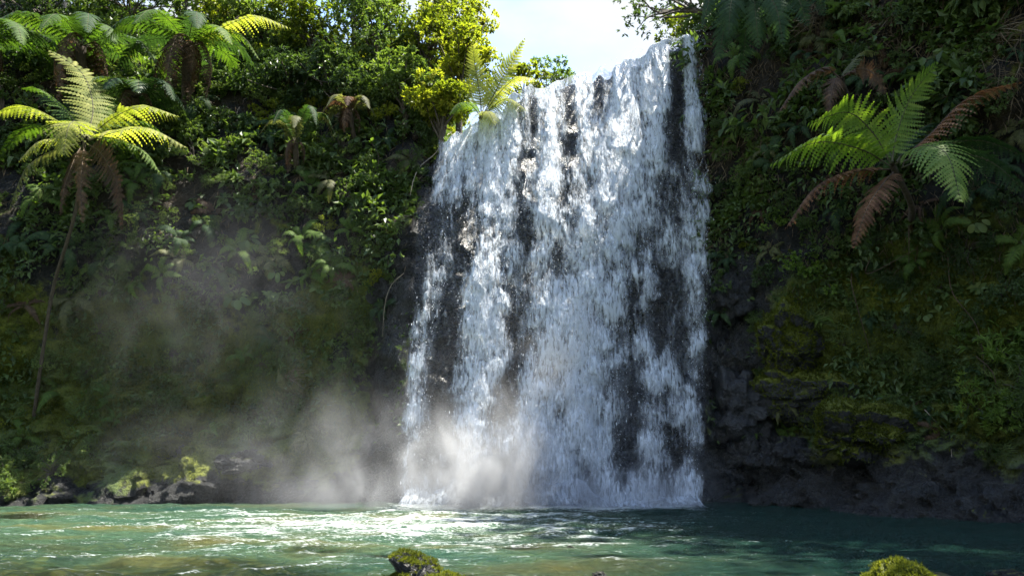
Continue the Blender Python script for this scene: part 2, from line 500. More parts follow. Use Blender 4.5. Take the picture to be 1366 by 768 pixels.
# foam: crests of the riffle, strongest from the middle of the fall to the left, and the boil at its foot
foot = np.exp(-(np.minimum(wy - 19.5, 0) / (1.1 + .5 * fbm(W * .9, 2, 115))) ** 2) * sstep(-3.2, -2.2, wx) * sstep(5.0, 4.2, wx)
rif = np.exp(-((wx + 2.2) / 4.6) ** 2) * np.exp(-((wy - 15.2 - 0.10 * wx) / 3.2) ** 2)
foam = 0.05 + 0.70 * (sstep(0.84, 0.99, r1) * 0.45 + sstep(0.86, 1.0, r2) * 0.45) * (0.35 + 0.65 * turb) + 0.72 * rif + 1.1 * foot + 0.12 * fbm(W * 0.35, 2, 88)
foam -= 0.10 * sstep(4, 9, wx) + 0.25 * sstep(17.5, 19, wy) * (1 - sstep(-4.0, -2.6, wx))
foam -= 0.15 * sstep(17.0, 18.8, wy) * sstep(0.2, 1.2, wx) * (1 - foot)
shallow = np.clip(0.24 + 0.10 * sstep(-1, -6, wx) * sstep(15, 10, wy) + 0.55 * sstep(-0.05, 0.5, fbm(W * 0.33, 3, 104)) * sstep(15, 10, wy) + 0.35 * sstep(11.5, 8.5, wy), 0, 0.88) * (1 - 0.6 * sstep(3, 8, wx))
for (px_, py_, rx_, ry_) in [(300, 752, 1.1, .55), (520, 744, .6, .5), (690, 730, .6, .5), (110, 758, 1.3, .6), (420, 738, .8, .5), (20, 690, 1.2, .8), (810, 742, .7, .5)]:
    r_ = ray(px_, py_); k_ = -CAM_Z / r_.z
    shallow = np.maximum(shallow, .9 * np.exp(-((wx - r_.x * k_) / rx_) ** 2 - ((wy - r_.y * k_) / ry_) ** 2))
me = mesh_np('pool_water', W, [grid_faces(len(ys), len(xs))], True, {'foam': foam, 'shallow': shallow, 'deep': np.clip(sstep(-1.5, 4.5, wx + .6 * fbm(W * .5, 2, 108)) * .95 + .4 * sstep(16.5, 19, wy), 0, .97)})  # last mask darkens rightwards like the cliff's shade, and towards the fall
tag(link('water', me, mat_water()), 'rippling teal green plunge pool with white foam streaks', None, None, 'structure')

# ------------------------------------------------------------------ the waterfall
def segmap(px, py, pts):
    """distance-based strength of one stream: pts = (px, py, half width, strength)"""
    pts = np.array(pts, float)
    c = np.interp(py, pts[:, 1], pts[:, 0]); wd = np.interp(py, pts[:, 1], pts[:, 2]); k = np.interp(py, pts[:, 1], pts[:, 3])
    return k * np.exp(-((px - c) / wd) ** 2)
STREAMS = [
    [(612, 150, 30, .95), (625, 230, 36, .8), (600, 300, 22, .42), (585, 380, 24, .55), (560, 440, 18, .70), (556, 520, 14, .62), (552, 600, 18, .55), (548, 670, 24, .6)],
    [(665, 140, 34, 1.0), (670, 230, 30, 1.0), (662, 320, 26, .85), (648, 400, 34, .85), (645, 480, 30, .85), (635, 560, 30, .7), (625, 670, 40, .8)],
    [(735, 110, 24, .80), (735, 200, 26, .75), (730, 300, 24, .72), (722, 400, 26, .66), (712, 500, 26, .62), (705, 600, 34, .68), (700, 670, 40, .9)],
    [(778, 95, 18, .62), (775, 200, 16, .45), (765, 300, 18, .45), (750, 420, 24, .75), (745, 560, 28, .78), (745, 670, 40, .95)],
    [(848, 60, 24, .95), (838, 140, 26, 1.05), (822, 230, 32, 1.05), (802, 320, 36, 1.1), (798, 420, 40, 1.0), (792, 520, 40, 1.0), (782, 600, 44, 1.0), (775, 670, 54, 1.1)],
    [(885, 40, 14, .80), (880, 140, 16, .70), (868, 240, 18, .65), (862, 320, 16, .6), (862, 420, 10, .45), (866, 520, 12, .45), (862, 600, 14, .5), (858, 670, 24, .6)],
    [(925, 40, 16, .80), (925, 140, 14, .72), (922, 230, 16, .55), (925, 300, 20, .58), (930, 360, 16, .78), (932, 450, 16, .8), (925, 540, 11, .65), (920, 620, 14, .55), (918, 670, 22, .6)],
    [(898, 290, 10, .0), (896, 310, 20, .5), (885, 360, 22, .25), (895, 450, 10, .4), (893, 540, 10, .25), (890, 670, 30, .4)],
]
HOLES = [(605, 310, 22, 60, .5), (597, 450, 9, 55, .9), (590, 520, 10, 50, .5), (700, 345, 10, 40, .45), (745, 250, 7, 110, .4), (712, 190, 6, 60, .5), (690, 440, 14, 40, .3), (672, 520, 12, 45, .35), (760, 190, 7, 90, .45), (800, 110, 8, 50, .5), (905, 140, 8, 90, .5), (890, 400, 20, 60, .4), (840, 470, 9, 90, .25), (840, 620, 14, 40, .3), (892, 600, 18, 50, .3)]
def density(px, py):
    s = np.zeros_like(px)
    for st_ in STREAMS:
        s = np.maximum(s, segmap(px, py, st_)) + 0.25 * np.minimum(s, segmap(px, py, st_))
    for (hx, hy, rx, ry, k) in HOLES:
        s = s - k * np.exp(-((px - hx) / rx) ** 2 - ((py - hy) / ry) ** 2)
    lx = np.interp(py, [50, 185, 330, 440, 560, 670], [600, 584, 560, 543, 533, 528])
    rx = np.interp(py, [50, 300, 480, 670], [953, 952, 946, 938])
    edge = sstep(-6, 16, px - lx) * sstep(-4, 12, rx - px)
    return (s * 0.95 + 0.30) * edge, edge

def lipn(x):
    """the uneven rock notches along the lip"""
    q_ = np.stack([x * 1.0, x * 0, x * 0], 1)
    return 0.22 * fbm(q_ * 1.3 + 4.2, 2, 310) + 0.20 * fbm(q_ * 4.1, 2, 311)

def mat_fall(seed):
    t = NT('falling_water')
    pos = t.n('ShaderNodeNewGeometry').outputs['Position']
    sx = 7.1 * seed
    a0 = t.attr('cover')
    fine = t.noise(t.mapped(pos, (9.0, 2.0, 2.2), (sx, 0, 9)), 1.7, 5, 0.66, 0.5)
    # dense foam stays closed, thin veils break up
    a = t.math('MULTIPLY', a0, t.mr(fine, 0.30, 0.66, 0.25, 1.55))
    al = t.mr(a, 0.10, 1.25, 0, .97, False)
    bump = t.n('ShaderNodeBump', {'Strength': 0.7, 'Distance': 0.08, 'Height': t.math('ADD', a, t.math('MULTIPLY', fine, .4))})
    col = (0.78, 0.85, 0.94, 1)
    dif = t.n('ShaderNodeBsdfPrincipled', {'Base Color': col, 'Roughness': 0.3, 'Normal': bump})
    tr = t.n('ShaderNodeBsdfTranslucent', {'Color': col, 'Normal': bump})
    sh = t.mixsh(0.25, dif.outputs[0], tr.outputs[0])
    tp = t.n('ShaderNodeBsdfTransparent')
    return t.surf(t.mixsh(al, tp.outputs[0], sh))

def fall_y(x, z):
    """water lies a little in front of the rock face"""
    lip = np.interp(x, [-3.4, -2.2, -.9, -.3, .35, 1.5, 2.8, 4, 5, 6], [9.5, 10.3, 10.95, 11.1, 11.75, 12.2, 12.6, 13.1, 13.5, 13.6])
    lean = np.interp(x, [-3, -2.2, -.9, -.3, .35, 1.5, 2.8, 4, 5], [1.3, 1.3, 1.1, .9, .6, .8, .9, .7, .4])
    u = np.clip(z / lip, 0, 1)
    y = 20.0 + 0.4 * np.clip(z / 7.0, 0, 1) + lean * sstep(0.58, 1.02, u) - 0.38
    return y, lip
waterfall = empty('waterfall', (1.2, 19.6, 0))
tag(waterfall, 'wide white waterfall pouring down a dark rock face into the pool', 'waterfall')
def bilin(A, fx, fz):
    fx = np.clip(fx, 0, A.shape[1] - 1.001); fz = np.clip(fz, 0, A.shape[0] - 1.001)
    i, j = fx.astype(int), fz.astype(int); a, b = fx - i, fz - j
    return A[j, i] * (1 - a) * (1 - b) + A[j, i + 1] * a * (1 - b) + A[j + 1, i] * (1 - a) * b + A[j + 1, i + 1] * a * b
def blur1(A, k, ax):
    ker = np.hanning(2 * k + 3)[1:-1]; ker /= ker.sum()
    return np.apply_along_axis(lambda r: np.convolve(np.pad(r, k, mode='edge'), ker, mode='valid'), ax, A)
X0, X1, NX, NZ, ZT = -3.9, 6.3, 440, 600, 13.8
def foam_field(seed, n, gain):
    """falling clumps of foam with trailing strands, gathered into the streams of the fall"""
    rng = np.random.default_rng(seed)
    dx, dz = (X1 - X0) / (NX - 1), ZT / (NZ - 1)
    A = np.zeros((NZ, NX))
    xs_ = rng.uniform(X0, X1, n * 3); zs_ = rng.uniform(-.3, ZT, n * 3)
    y, lip = fall_y(xs_, zs_)
    px, py = project(xs_, y, np.minimum(zs_, lip))
    dn, ed = density(px, py)
    qn = np.stack([xs_, xs_ * 0, zs_], 1)
    nearv = np.clip((zs_ / lip - .62) / .3, 0, 1)
    cl = (1 - nearv) * (.05 + 2.7 * np.clip(fbm(qn * np.array((1.5, 0, .75)) + seed * 3.3, 3, 260) + .18, 0, 1)) + nearv * (.2 + 2.0 * np.clip(fbm(qn * np.array((3.6, 0, .10)) + seed, 3, 270) + .25, 0, 1))
    k = (rng.random(n * 3) < cl * np.clip((dn - .22) / .8, 0.018, 1.1) ** 1.6) & (zs_ < lip + .4)
    xs_, zs_, dn, lip = xs_[k][:n], zs_[k][:n], dn[k][:n], lip[k][:n]
    u = zs_ / lip
    for x, z, d_, t_ in zip(xs_, zs_, dn, u):
        near = float(np.clip((t_ - .62) / .3, 0, 1))
        w = (.022 + .24 * rng.random() ** 3.2) * (1 - .68 * near) * (1 + .5 * max(0, .45 - t_))
        L = w * (rng.uniform(2.0, 5.5) * (1 - near) + near * rng.uniform(14, 44))
        h = rng.uniform(.35, 1.0) * (.6 + .6 * min(1, d_))
        i0, i1 = int((x - 2.2 * w - X0) / dx), int((x + 2.2 * w - X0) / dx) + 2
        j0, j1 = int((z - 1.6 * w) / dz), int((z + L) / dz) + 2
        i0, j0 = max(i0, 0), max(j0, 0); i1, j1 = min(i1, NX), min(j1, NZ)
        if i1 <= i0 or j1 <= j0: continue
        gx_ = (X0 + np.arange(i0, i1) * dx - x)[None]; gz_ = (np.arange(j0, j1) * dz - z)[:, None]
        v = np.clip(gz_ / L, 0, 1)
        prof_ = np.where(gz_ < 0, np.exp(-(gz_ / (.6 * w)) ** 2), (1 - v) ** 1.15)
        A[j0:j1, i0:i1] += h * prof_ * np.exp(-(gx_ / (w * (1 - .6 * v))) ** 2)
    # thin strands and drips between the streams
    m = n // 2
    xs_ = rng.uniform(X0, X1, m * 2); zs_ = rng.uniform(-.3, ZT, m * 2)
    y, lip = fall_y(xs_, zs_)
    px, py = project(xs_, y, np.minimum(zs_, lip)); dn, ed = density(px, py)
    k = (rng.random(m * 2) < .13 + .75 * np.clip(dn - .2, 0, 1) ** 1.4) & (ed > .3) & (zs_ < lip)
    for x, z in zip(xs_[k], zs_[k]):
        w = rng.uniform(.012, .036); L = rng.uniform(.35, 2.8); h = rng.uniform(.2, .75)
        i0, i1 = max(int((x - 2.2 * w - X0) / dx), 0), min(int((x + 2.2 * w - X0) / dx) + 2, NX)
        j0, j1 = max(int((z - .1) / dz), 0), min(int((z + L) / dz) + 2, NZ)
        if i1 <= i0 or j1 <= j0: continue
        gx_ = (X0 + np.arange(i0, i1) * dx - x)[None]; gz_ = (np.arange(j0, j1) * dz - z)[:, None]
        A[j0:j1, i0:i1] += h * np.where(gz_ < 0, np.exp(-(gz_ / .04) ** 2), np.clip(1 - gz_ / L, 0, 1)) * np.exp(-(gx_ / w) ** 2)
    return A * gain
def curtain(seed, n, gain, dy, veil):
    A = foam_field(seed, n, gain)
    gx_ = np.linspace(X0, X1, NX); gz_ = np.linspace(0, 1, NZ)
    UX, UZ = np.meshgrid(gx_, gz_)
    _, lip = fall_y(UX, UX * 0)
    lip = lip + lipn(UX.ravel()).reshape(UX.shape)
    Z = np.minimum(UZ / 0.96, 1.0) * (lip - 0.02) - 0.06
    back = np.clip((UZ - 0.96) / 0.04, 0, 1) * 1.8
    y, _ = fall_y(UX, Z)
    roll = sstep(0.86, 0.97, UZ)
    V = np.stack([UX.ravel(), (y + back + dy * (1 - .8 * roll)).ravel(), Z.ravel()], 1)
    px, py = project(V[:, 0], V[:, 1], V[:, 2])
    dn, ed = density(px, py)
    # ragged edges: read the foam through a small turbulent warp, calmer near the lip
    amp = (.018 + .13 * (1 - sstep(.55, .95, UZ.ravel())))
    q_ = V * np.array((1, 0, .6))
    wx_ = amp * (fbm(q_ * 3.0, 3, 200 + seed) + .5 * fbm(q_ * 9.0, 2, 210 + seed)); wz_ = amp * 1.6 * (fbm(q_ * 3.0, 3, 220 + seed) + .5 * fbm(q_ * 9.0, 2, 230 + seed))
    f = bilin(A, (V[:, 0] + wx_ - X0) / (X1 - X0) * (NX - 1), np.clip(V[:, 2] + wz_, 0, ZT) / ZT * (NZ - 1))
    soft = blur1(blur1(f.reshape(NZ, NX), 6, 1), 12, 0).ravel()
    cov = 1.12 * (1 - np.exp(-1.15 * np.maximum(f - .10, 0))) + veil * np.clip(dn + .1, 0, 1) * (.6 + .8 * np.clip(.5 + fbm(q_ * np.array((1.4, 0, .5)), 3, 240 + seed), 0, 1)) + .34 * (1 - np.exp(-1.2 * soft))
    cov = cov * sstep(0, .35, ed) + 0.30 * (back.ravel() > 0) * ed
    # water line: everything turns to foam
    cov = cov + .5 * np.clip(dn, 0, 1) * sstep(.9, .0, V[:, 2]) * ed
    V[:, 1] -= (0.20 * (1 - np.exp(-.8 * soft)) + .03 * (1 - np.exp(-f)) + 0.10 * fbm(q_ * 1.1, 2, 250 + seed)) * (1 - sstep(0.86, 0.97, UZ.ravel()) * 0.85)
    me = mesh_np('water_curtain', V, [grid_faces(NZ, NX)], True, {'cover': np.clip(cov, 0, 1.6)})
    o = link('water_curtain', me, mat_fall(seed))
    o.parent = waterfall; o.matrix_parent_inverse = waterfall.matrix_basis.inverted()
    return o
bpy.context.view_layer.update()
curtain(1, 4000, .54, 0.0, .17)
curtain(2, 1200, .56, -0.18, .0)

def splash():
    """boiling white water heaped along the foot of the fall"""
    nx, nt = 420, 60
    UX, UT = np.meshgrid(np.linspace(-3.6, 5.6, nx), np.linspace(0, 1, nt))
    x = UX.ravel(); u = UT.ravel()
    y0, _ = fall_y(x, x * 0)
    px, py = project(x, y0, x * 0 + .2); dn, ed = density(px, py)
    hgt = (.18 + .50 * np.clip(dn, 0, 1) ** 1.5) * (.35 + .9 * np.clip(.5 + fbm(np.stack([x * 1.3, x * 0, x * 0], 1), 3, 330), 0, 1)) * ed
    hgt = hgt * (.6 + .6 * sstep(2.6, 1.2, x))
    V = np.stack([x, y0 + .05 - 1.25 * u, hgt * (1 - u) ** 1.6 * (.4 + .6 * sstep(0, .15, u)) - .02], 1)
    nz = fbm(V * np.array((2.4, 2.4, 2)), 4, 340)
    V[:, 2] += .16 * nz * ed * (1 - u) + .06 * fbm(V * 8, 2, 345) * ed * (1 - u); V[:, 1] -= .15 * fbm(V * 2.0, 3, 350)
    cov = ed * (1.25 - 1.15 * u) * (.55 + .6 * np.clip(dn, 0, 1)) + .5 * fbm(V * np.array((3, 3, 3.)), 3, 355) * (u > .02)
    me = mesh_np('splash', V, [grid_faces(nt, nx)], True, {'cover': np.clip(cov, 0, 1.5)})
    o = link('splash', me, mat_fall(5)); o.parent = waterfall; o.matrix_parent_inverse = waterfall.matrix_basis.inverted()
splash()
# ------------------------------------------------------------------ plant library
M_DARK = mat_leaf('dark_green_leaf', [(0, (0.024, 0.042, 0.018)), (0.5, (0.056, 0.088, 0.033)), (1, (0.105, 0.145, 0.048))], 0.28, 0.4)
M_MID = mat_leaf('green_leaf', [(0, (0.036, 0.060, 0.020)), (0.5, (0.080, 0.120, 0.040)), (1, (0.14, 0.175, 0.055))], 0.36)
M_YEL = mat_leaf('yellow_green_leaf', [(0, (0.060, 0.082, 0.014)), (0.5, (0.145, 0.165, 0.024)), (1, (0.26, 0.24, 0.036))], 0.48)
M_FERN = mat_leaf('fern_leaf', [(0, (0.030, 0.060, 0.014)), (0.5, (0.060, 0.105, 0.020)), (1, (0.10, 0.14, 0.030))], 0.32, 0.65, spec=.14)
M_FERNY = mat_leaf('young_fern_leaf', [(0, (0.085, 0.105, 0.020)), (0.5, (0.19, 0.20, 0.05)), (1, (0.30, 0.28, 0.10))], 0.40, 0.65, spec=.15)
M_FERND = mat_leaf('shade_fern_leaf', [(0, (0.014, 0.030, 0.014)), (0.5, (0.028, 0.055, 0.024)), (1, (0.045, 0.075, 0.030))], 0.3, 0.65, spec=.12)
M_BROWN = mat_leaf('withered_fern_leaf', [(0, (0.028, 0.018, 0.012)), (0.5, (0.062, 0.038, 0.024)), (1, (0.125, 0.080, 0.050))], 0.3, 0.7, (1.0, 0.8, 0.5), 0.2)
M_RUST = mat_leaf('rust_fern_leaf', [(0, (0.070, 0.034, 0.017)), (0.5, (0.15, 0.080, 0.042)), (1, (0.27, 0.155, 0.085))], 0.3, 0.7, (1.1, 0.75, 0.45), 0.2)
M_FERNR = mat_leaf('broad_fern_leaf', [(0, (0.050, 0.088, 0.016)), (0.5, (0.105, 0.165, 0.030)), (1, (0.165, 0.215, 0.048))], 0.35, 0.6, spec=.25)
M_OLIVE = mat_leaf('olive_fern_leaf', [(0, (0.045, 0.050, 0.020)), (0.5, (0.085, 0.092, 0.034)), (1, (0.13, 0.13, 0.055))], 0.35, 0.6, (1, 1.05, .5))
M_STRAW = mat_leaf('dry_leaf', [(0, (0.05, 0.036, 0.022)), (0.5, (0.12, 0.092, 0.060)), (1, (0.24, 0.20, 0.15))], 0.2, 0.7, (1, .9, .6), 0.2)
M_RACH = mat_bark('frond_stalk', (0.03, 0.035, 0.012), (0.07, 0.06, 0.022))
M_RACHB = mat_bark('brown_stalk', (0.035, 0.02, 0.012), (0.08, 0.05, 0.03))
M_TRUNK = mat_bark('fern_trunk_bark', (0.020, 0.015, 0.010), (0.085, 0.062, 0.042))
M_BARK = mat_bark('tree_bark', (0.03, 0.024, 0.018), (0.10, 0.08, 0.06))
M_PALE = mat_bark('pale_dry_stem', (0.14, 0.11, 0.08), (0.34, 0.29, 0.22))

def unit(v):
    v = np.asarray(v, float)
    return v / (np.linalg.norm(v, axis=-1, keepdims=True) + 1e-9)

def spline(C, n):
    """Catmull-Rom through the control points, n samples"""
    C = np.asarray(C, float)
    if len(C) == 2: return C[0] + (C[1] - C[0]) * np.linspace(0, 1, n)[:, None]
    E = np.concatenate([[2 * C[0] - C[1]], C, [2 * C[-1] - C[-2]]])
    L = np.concatenate([[0], np.cumsum(np.linalg.norm(np.diff(C, axis=0), axis=1))])
    s = np.linspace(0, L[-1], n)
    i = np.clip(np.searchsorted(L, s, 'right') - 1, 0, len(C) - 2)
    f = ((s - L[i]) / (L[i + 1] - L[i]))[:, None]
    p0, p1, p2, p3 = E[i], E[i + 1], E[i + 2], E[i + 3]
    return 0.5 * (2 * p1 + (-p0 + p2) * f + (2 * p0 - 5 * p1 + 4 * p2 - p3) * f ** 2 + (-p0 + 3 * p1 - 3 * p2 + p3) * f ** 3)

def tube_geo(Pts, R, k=6):
    Pts = np.asarray(Pts, float); n = len(Pts)
    R = np.broadcast_to(np.asarray(R, float), (n,))
    T = unit(np.gradient(Pts, axis=0))
    ref = np.array((0.3, 0.9, 0.1)) if abs(T[:, 2]).mean() > 0.6 else np.array((0.1, 0.2, 1.0))
    A = unit(np.cross(T, ref)); Bv = np.cross(T, A)
    a = np.linspace(0, 2 * PI, k, endpoint=False)
    V = Pts[:, None] + R[:, None, None] * (np.cos(a)[None, :, None] * A[:, None] + np.sin(a)[None, :, None] * Bv[:, None])
    i = np.arange(n - 1)[:, None] * k; j = np.arange(k)[None]
    F = np.stack([i + j, i + (j + 1) % k, i + k + (j + 1) % k, i + k + j], -1).reshape(-1, 4)
    return V.reshape(-1, 3), F

class Geo:
    """collects pieces of one mesh"""
    def __init__(s):
        s.V = []; s.F3 = []; s.F4 = []; s.var = []; s.m3 = []; s.m4 = []; s.n = 0
    def add(s, V, F, var=0.5, mi=0):
        V = np.asarray(V, float).reshape(-1, 3); F = np.asarray(F, int)
        s.V.append(V); s.var.append(np.broadcast_to(np.asarray(var, float), (len(V),)))
        (s.F4 if F.shape[1] == 4 else s.F3).append(F + s.n)
        (s.m4 if F.shape[1] == 4 else s.m3).append(np.full(len(F), mi))
        s.n += len(V)
    def mesh(s, name, smooth=False):
        fs = []; mi = []
        if s.F4: fs.append(np.concatenate(s.F4)); mi.append(np.concatenate(s.m4))
        if s.F3: fs.append(np.concatenate(s.F3)); mi.append(np.concatenate(s.m3))
        return mesh_np(name, np.concatenate(s.V), fs, smooth, {'var': np.concatenate(s.var)}, np.concatenate(mi))

def frond_geo(g, C, w, side, N=26, m=8, droop=0.35, r0=0.014, seed=0, stalk=0.12, ragged=0.0):
    """a twice-pinnate fern frond along the curve C; side = across direction at its base"""
    rng = np.random.default_rng(seed)
    D = spline(C, 60)
    T = unit(np.gradient(D, axis=0))
    side = np.asarray(side, float)
    Sd = unit(side[None] - (T @ side)[:, None] * T)
    Nn = np.cross(Sd, T)
    Nn = np.where((Nn[:, 2:3] < -0.25), Nn, Nn)
    tt = np.linspace(stalk, 0.992, N)
    idx = tt * 59
    def samp(A):
        i = np.clip(idx.astype(int), 0, 58); f = (idx - i)[:, None]
        return A[i] * (1 - f) + A[i + 1] * f
    p, T_, S_, N_ = samp(D), unit(samp(T)), unit(samp(Sd)), unit(samp(Nn))
    if N_[:, 2].mean() < -0.05: N_ = -N_
    length = np.linalg.norm(np.diff(D, axis=0), axis=1).sum()
    q = (tt - stalk) / (1 - stalk)
    L = w * np.minimum(1, 0.45 + q / 0.28 * 0.55) * np.power(np.clip(1 - q, 0, 1), 0.62) * 1.12 + 0.012
    sp = length * (1 - stalk) / N
    u = np.linspace(0.06, 0.97, m)
    for s in (-1, 1):
        Ls = L * (1 + 0.10 * rng.standard_normal(N)) * np.where(rng.random(N) < ragged, rng.uniform(0.2, 0.7, N), 1)
        a = np.radians(14 + 34 * q + rng.normal(0, 3.5, N))[:, None]
        d = s * S_ * np.cos(a) + T_ * np.sin(a)
        dr = (droop * (1 + 0.25 * rng.standard_normal(N)))[:, None, None]
        c = p[:, None] + Ls[:, None, None] * (d[:, None] * u[None, :, None] - N_[:, None] * dr * (u[None, :, None] ** 2)) + N_[:, None] * 0.10 * Ls[:, None, None] * u[None, :, None]
        # drooping tips also fall with gravity
        c[..., 2] -= 0.18 * droop * Ls[:, None] * u[None] ** 2
        dd = unit(np.gradient(c, axis=1)) if m > 1 else np.broadcast_to(d[:, None], c.shape)
        e = unit(np.cross(np.broadcast_to(N_[:, None], dd.shape), dd))
        wd = (sp * (0.74 if w > .3 else .88) * np.minimum(1, 0.5 + Ls / (w + 1e-6)))[:, None] * (1 - 0.80 * u[None] ** 2.2)
        dl = (Ls / m * 0.66)[:, None, None]
        lift = N_[:, None] * (0.12 * wd[..., None])
        q0 = c - dd * dl; q1 = c + e * wd[..., None] + dd * dl * 0.5 - lift; q2 = c + dd * dl * 1.1; q3 = c - e * wd[..., None] + dd * dl * 0.5 - lift
        V = np.stack([q0, q1, q2, q3], 2).reshape(-1, 3)
        F = np.arange(N * m * 4).reshape(-1, 4)
        var = np.repeat(np.clip(0.45 + 0.16 * rng.standard_normal((N, 1)) + 0.10 * rng.standard_normal((N, m)), 0, 1).ravel(), 4)
        g.add(V, F, var, 0)
    V, F = tube_geo(D[::3], np.linspace(r0, r0 * 0.18, 20), 5)
    g.add(V, F, 0.5, 1)

def leaf_geo(g, pos, d, nrm, L, W, fold=0.25, var=0.5, mi=0):
    """many small folded leaves: base pos, direction d, face normal nrm"""
    d = unit(d); s = unit(np.cross(d, nrm)); nn = np.cross(s, d)
    L = np.broadcast_to(np.asarray(L, float), (len(pos),))[:, None]; W = np.broadcast_to(np.asarray(W, float), (len(pos),))[:, None]
    mid = pos + d * L * 0.45
    V = np.stack([pos, mid + s * W * .5 + nn * W * fold, pos + d * L - nn * L * 0.10, mid - s * W * .5 + nn * W * fold], 1).reshape(-1, 3)
    b = np.arange(len(pos))[:, None] * 4
    F = np.concatenate([b + np.array((0, 1, 2)), b + np.array((0, 2, 3))])
    g.add(V, F, np.repeat(np.broadcast_to(np.asarray(var, float), (len(pos),)), 4), mi)

def strap_geo(g, base, d, L, W, droop=0.6, segs=6, fold=0.15, var=0.5, mi=0, shape=0.6, up=(0, 0, 1)):
    """one long leaf (blade) that bends down under its weight; shape = where it is widest"""
    d = unit(d); n = segs + 1
    t = np.linspace(0, 1, n)[:, None]
    c = np.asarray(base) + d * L * t + np.array((0, 0, -1.0)) * droop * L * t ** 2
    T = unit(np.gradient(c, axis=0)); s = unit(np.cross(T, np.asarray(up, float) + 0.01)); nn = np.cross(s, T)
    tt = t[:, 0]
    wd = W * np.power(np.clip(tt, 0.02, 1), 0.7) * np.power(np.clip(1 - tt, 0, 1), 0.55) / (shape ** 0.7 * (1 - shape) ** 0.55 + 1e-6)
    wd = np.maximum(np.minimum(wd, W), 0.004)[:, None] * 0.5
    V = np.stack([c + s * wd + nn * fold * wd, c, c - s * wd + nn * fold * wd], 1).reshape(-1, 3)
    i = np.arange(segs)[:, None] * 3
    F = np.concatenate([i + np.array((0, 1, 4, 3)), i + np.array((1, 2, 5, 4))])
    g.add(V, F, var, mi)

def rdir(rng, n):
    v = rng.standard_normal((n, 3))
    return unit(v)

def crown_geo(g, seed, R=(1, 1, .8), clumps=14, per=150, leaf=(0.11, 0.055), spread=0.33, up=0.35, hollow=0.55, fold=.25, down=.35, pdown=.25):
    """a leafy crown of ragged clumps with gaps between; returns the clump centres"""
    rng = np.random.default_rng(seed)
    c = rdir(rng, clumps) * rng.uniform(hollow, 1.0, (clumps, 1)) * np.array(R)
    c[:, 2] = np.abs(c[:, 2]) * np.where(rng.random(clumps) > pdown, 1, -down)
    for k in range(clumps):
        n = int(per * rng.uniform(.6, 1.3))
        r = spread * rng.uniform(.6, 1.3) * np.array((1, 1, .62)) * np.mean(R)
        # twig ends inside the clump, a few leaves round each
        tw = max(3, n // 7)
        e = rdir(rng, tw) * np.cbrt(rng.uniform(0.15, 1, (tw, 1))) * r
        i = rng.integers(0, tw, n)
        out = unit(e + np.array((0, 0, .02)))
        dirv = unit(out[i] * 0.8 + rdir(rng, n) * 0.95 + np.array((0, 0, -0.12)))
        nrm = unit(rdir(rng, n) * 0.7 + np.array((0, 0, 1.0)) * (up + .5) + out[i] * .4)
        s = rng.uniform(.65, 1.25, n)
        kv = rng.uniform(.25, .7)
        leaf_geo(g, c[k] + e[i] + rdir(rng, n) * 0.02, dirv, nrm, leaf[0] * s, leaf[1] * s, fold, np.clip(kv + rng.normal(0, .16, n), 0, 1))
    return c

LIB = {}
def shrub_mesh(key, seed, leafmat, **kw):
    g = Geo(); c = crown_geo(g, seed, **kw)
    f = g.mesh('crown'); f.materials.append(leafmat)
    s = Geo(); rng = np.random.default_rng(seed + 50)
    for q in c:
        P_ = spline([(0, 0, -0.35), q * np.array((.35, .35, .3)) + rng.normal(0, .05, 3), q], 7)
        V, F = tube_geo(P_, np.linspace(.028, .008, 7), 5); s.add(V, F)
    sm = s.mesh('stem', True); sm.materials.append(M_BARK)
    LIB[key] = (f, sm)
for i in range(3):
    shrub_mesh(f'dark{i}', 200 + i, M_DARK, clumps=15, per=150, leaf=(.13, .062))
    shrub_mesh(f'mid{i}', 220 + i, M_MID, clumps=15, per=170, leaf=(.11, .05))
    shrub_mesh(f'yel{i}', 240 + i, M_YEL, clumps=14, per=150, leaf=(.12, .058), hollow=.5)
    shrub_mesh(f'lance{i}', 260 + i, M_DARK if i else M_MID, clumps=13, per=130, leaf=(.21, .035), fold=.15)
    shrub_mesh(f'big{i}', 280 + i, M_MID if i else M_DARK, clumps=11, per=42, leaf=(.26, .15), spread=.4)
    shrub_mesh(f'fine{i}', 300 + i, M_MID if i != 1 else M_DARK, clumps=22, per=190, leaf=(.07, .034), spread=.26)

shrub_mesh('bright0', 290, M_FERNR, clumps=13, per=80, leaf=(.17, .12), spread=.36)
shrub_mesh('lanceb', 291, M_FERNR, clumps=14, per=80, leaf=(.24, .06), fold=.15, spread=.4)

def smallfern_mesh(key, seed, leafmat, n=8, up=.75, w=.20, drop=.5, stalkmat=None):
    g = Geo(); rng = np.random.default_rng(seed)
    for k in range(n):
        a = 2 * PI * (k + rng.uniform(-.6, .6)) / n
        h = np.array((math.cos(a), math.sin(a), 0)); L = rng.uniform(.45, 1.2)
        u = up * rng.uniform(.3, 1.5)
        C = [np.zeros(3), h * .35 * L + np.array((0, 0, .45 * u * L)), h * .75 * L + np.array((0, 0, .5 * u * L - .12 * drop)), h * 1.0 * L + np.array((0, 0, .25 * u * L - .55 * drop * L))]
        frond_geo(g, C, w * L * rng.uniform(.85, 1.2), np.array((-math.sin(a), math.cos(a), 0)), 27, 6, .3, .008, seed * 31 + k)
    me_ = g.mesh('small_fern'); me_.materials.append(leafmat); me_.materials.append(stalkmat or M_RACH)
    LIB[key] = me_
for i in range(2):
    smallfern_mesh(f'sfern{i}', 320 + i, M_FERN, 8)
    smallfern_mesh(f'sfernd{i}', 330 + i, M_FERND, 9, .6, .21, .7)
smallfern_mesh('sfernb', 340, M_BROWN, 7, .2, .16, 1.0, M_RACHB)
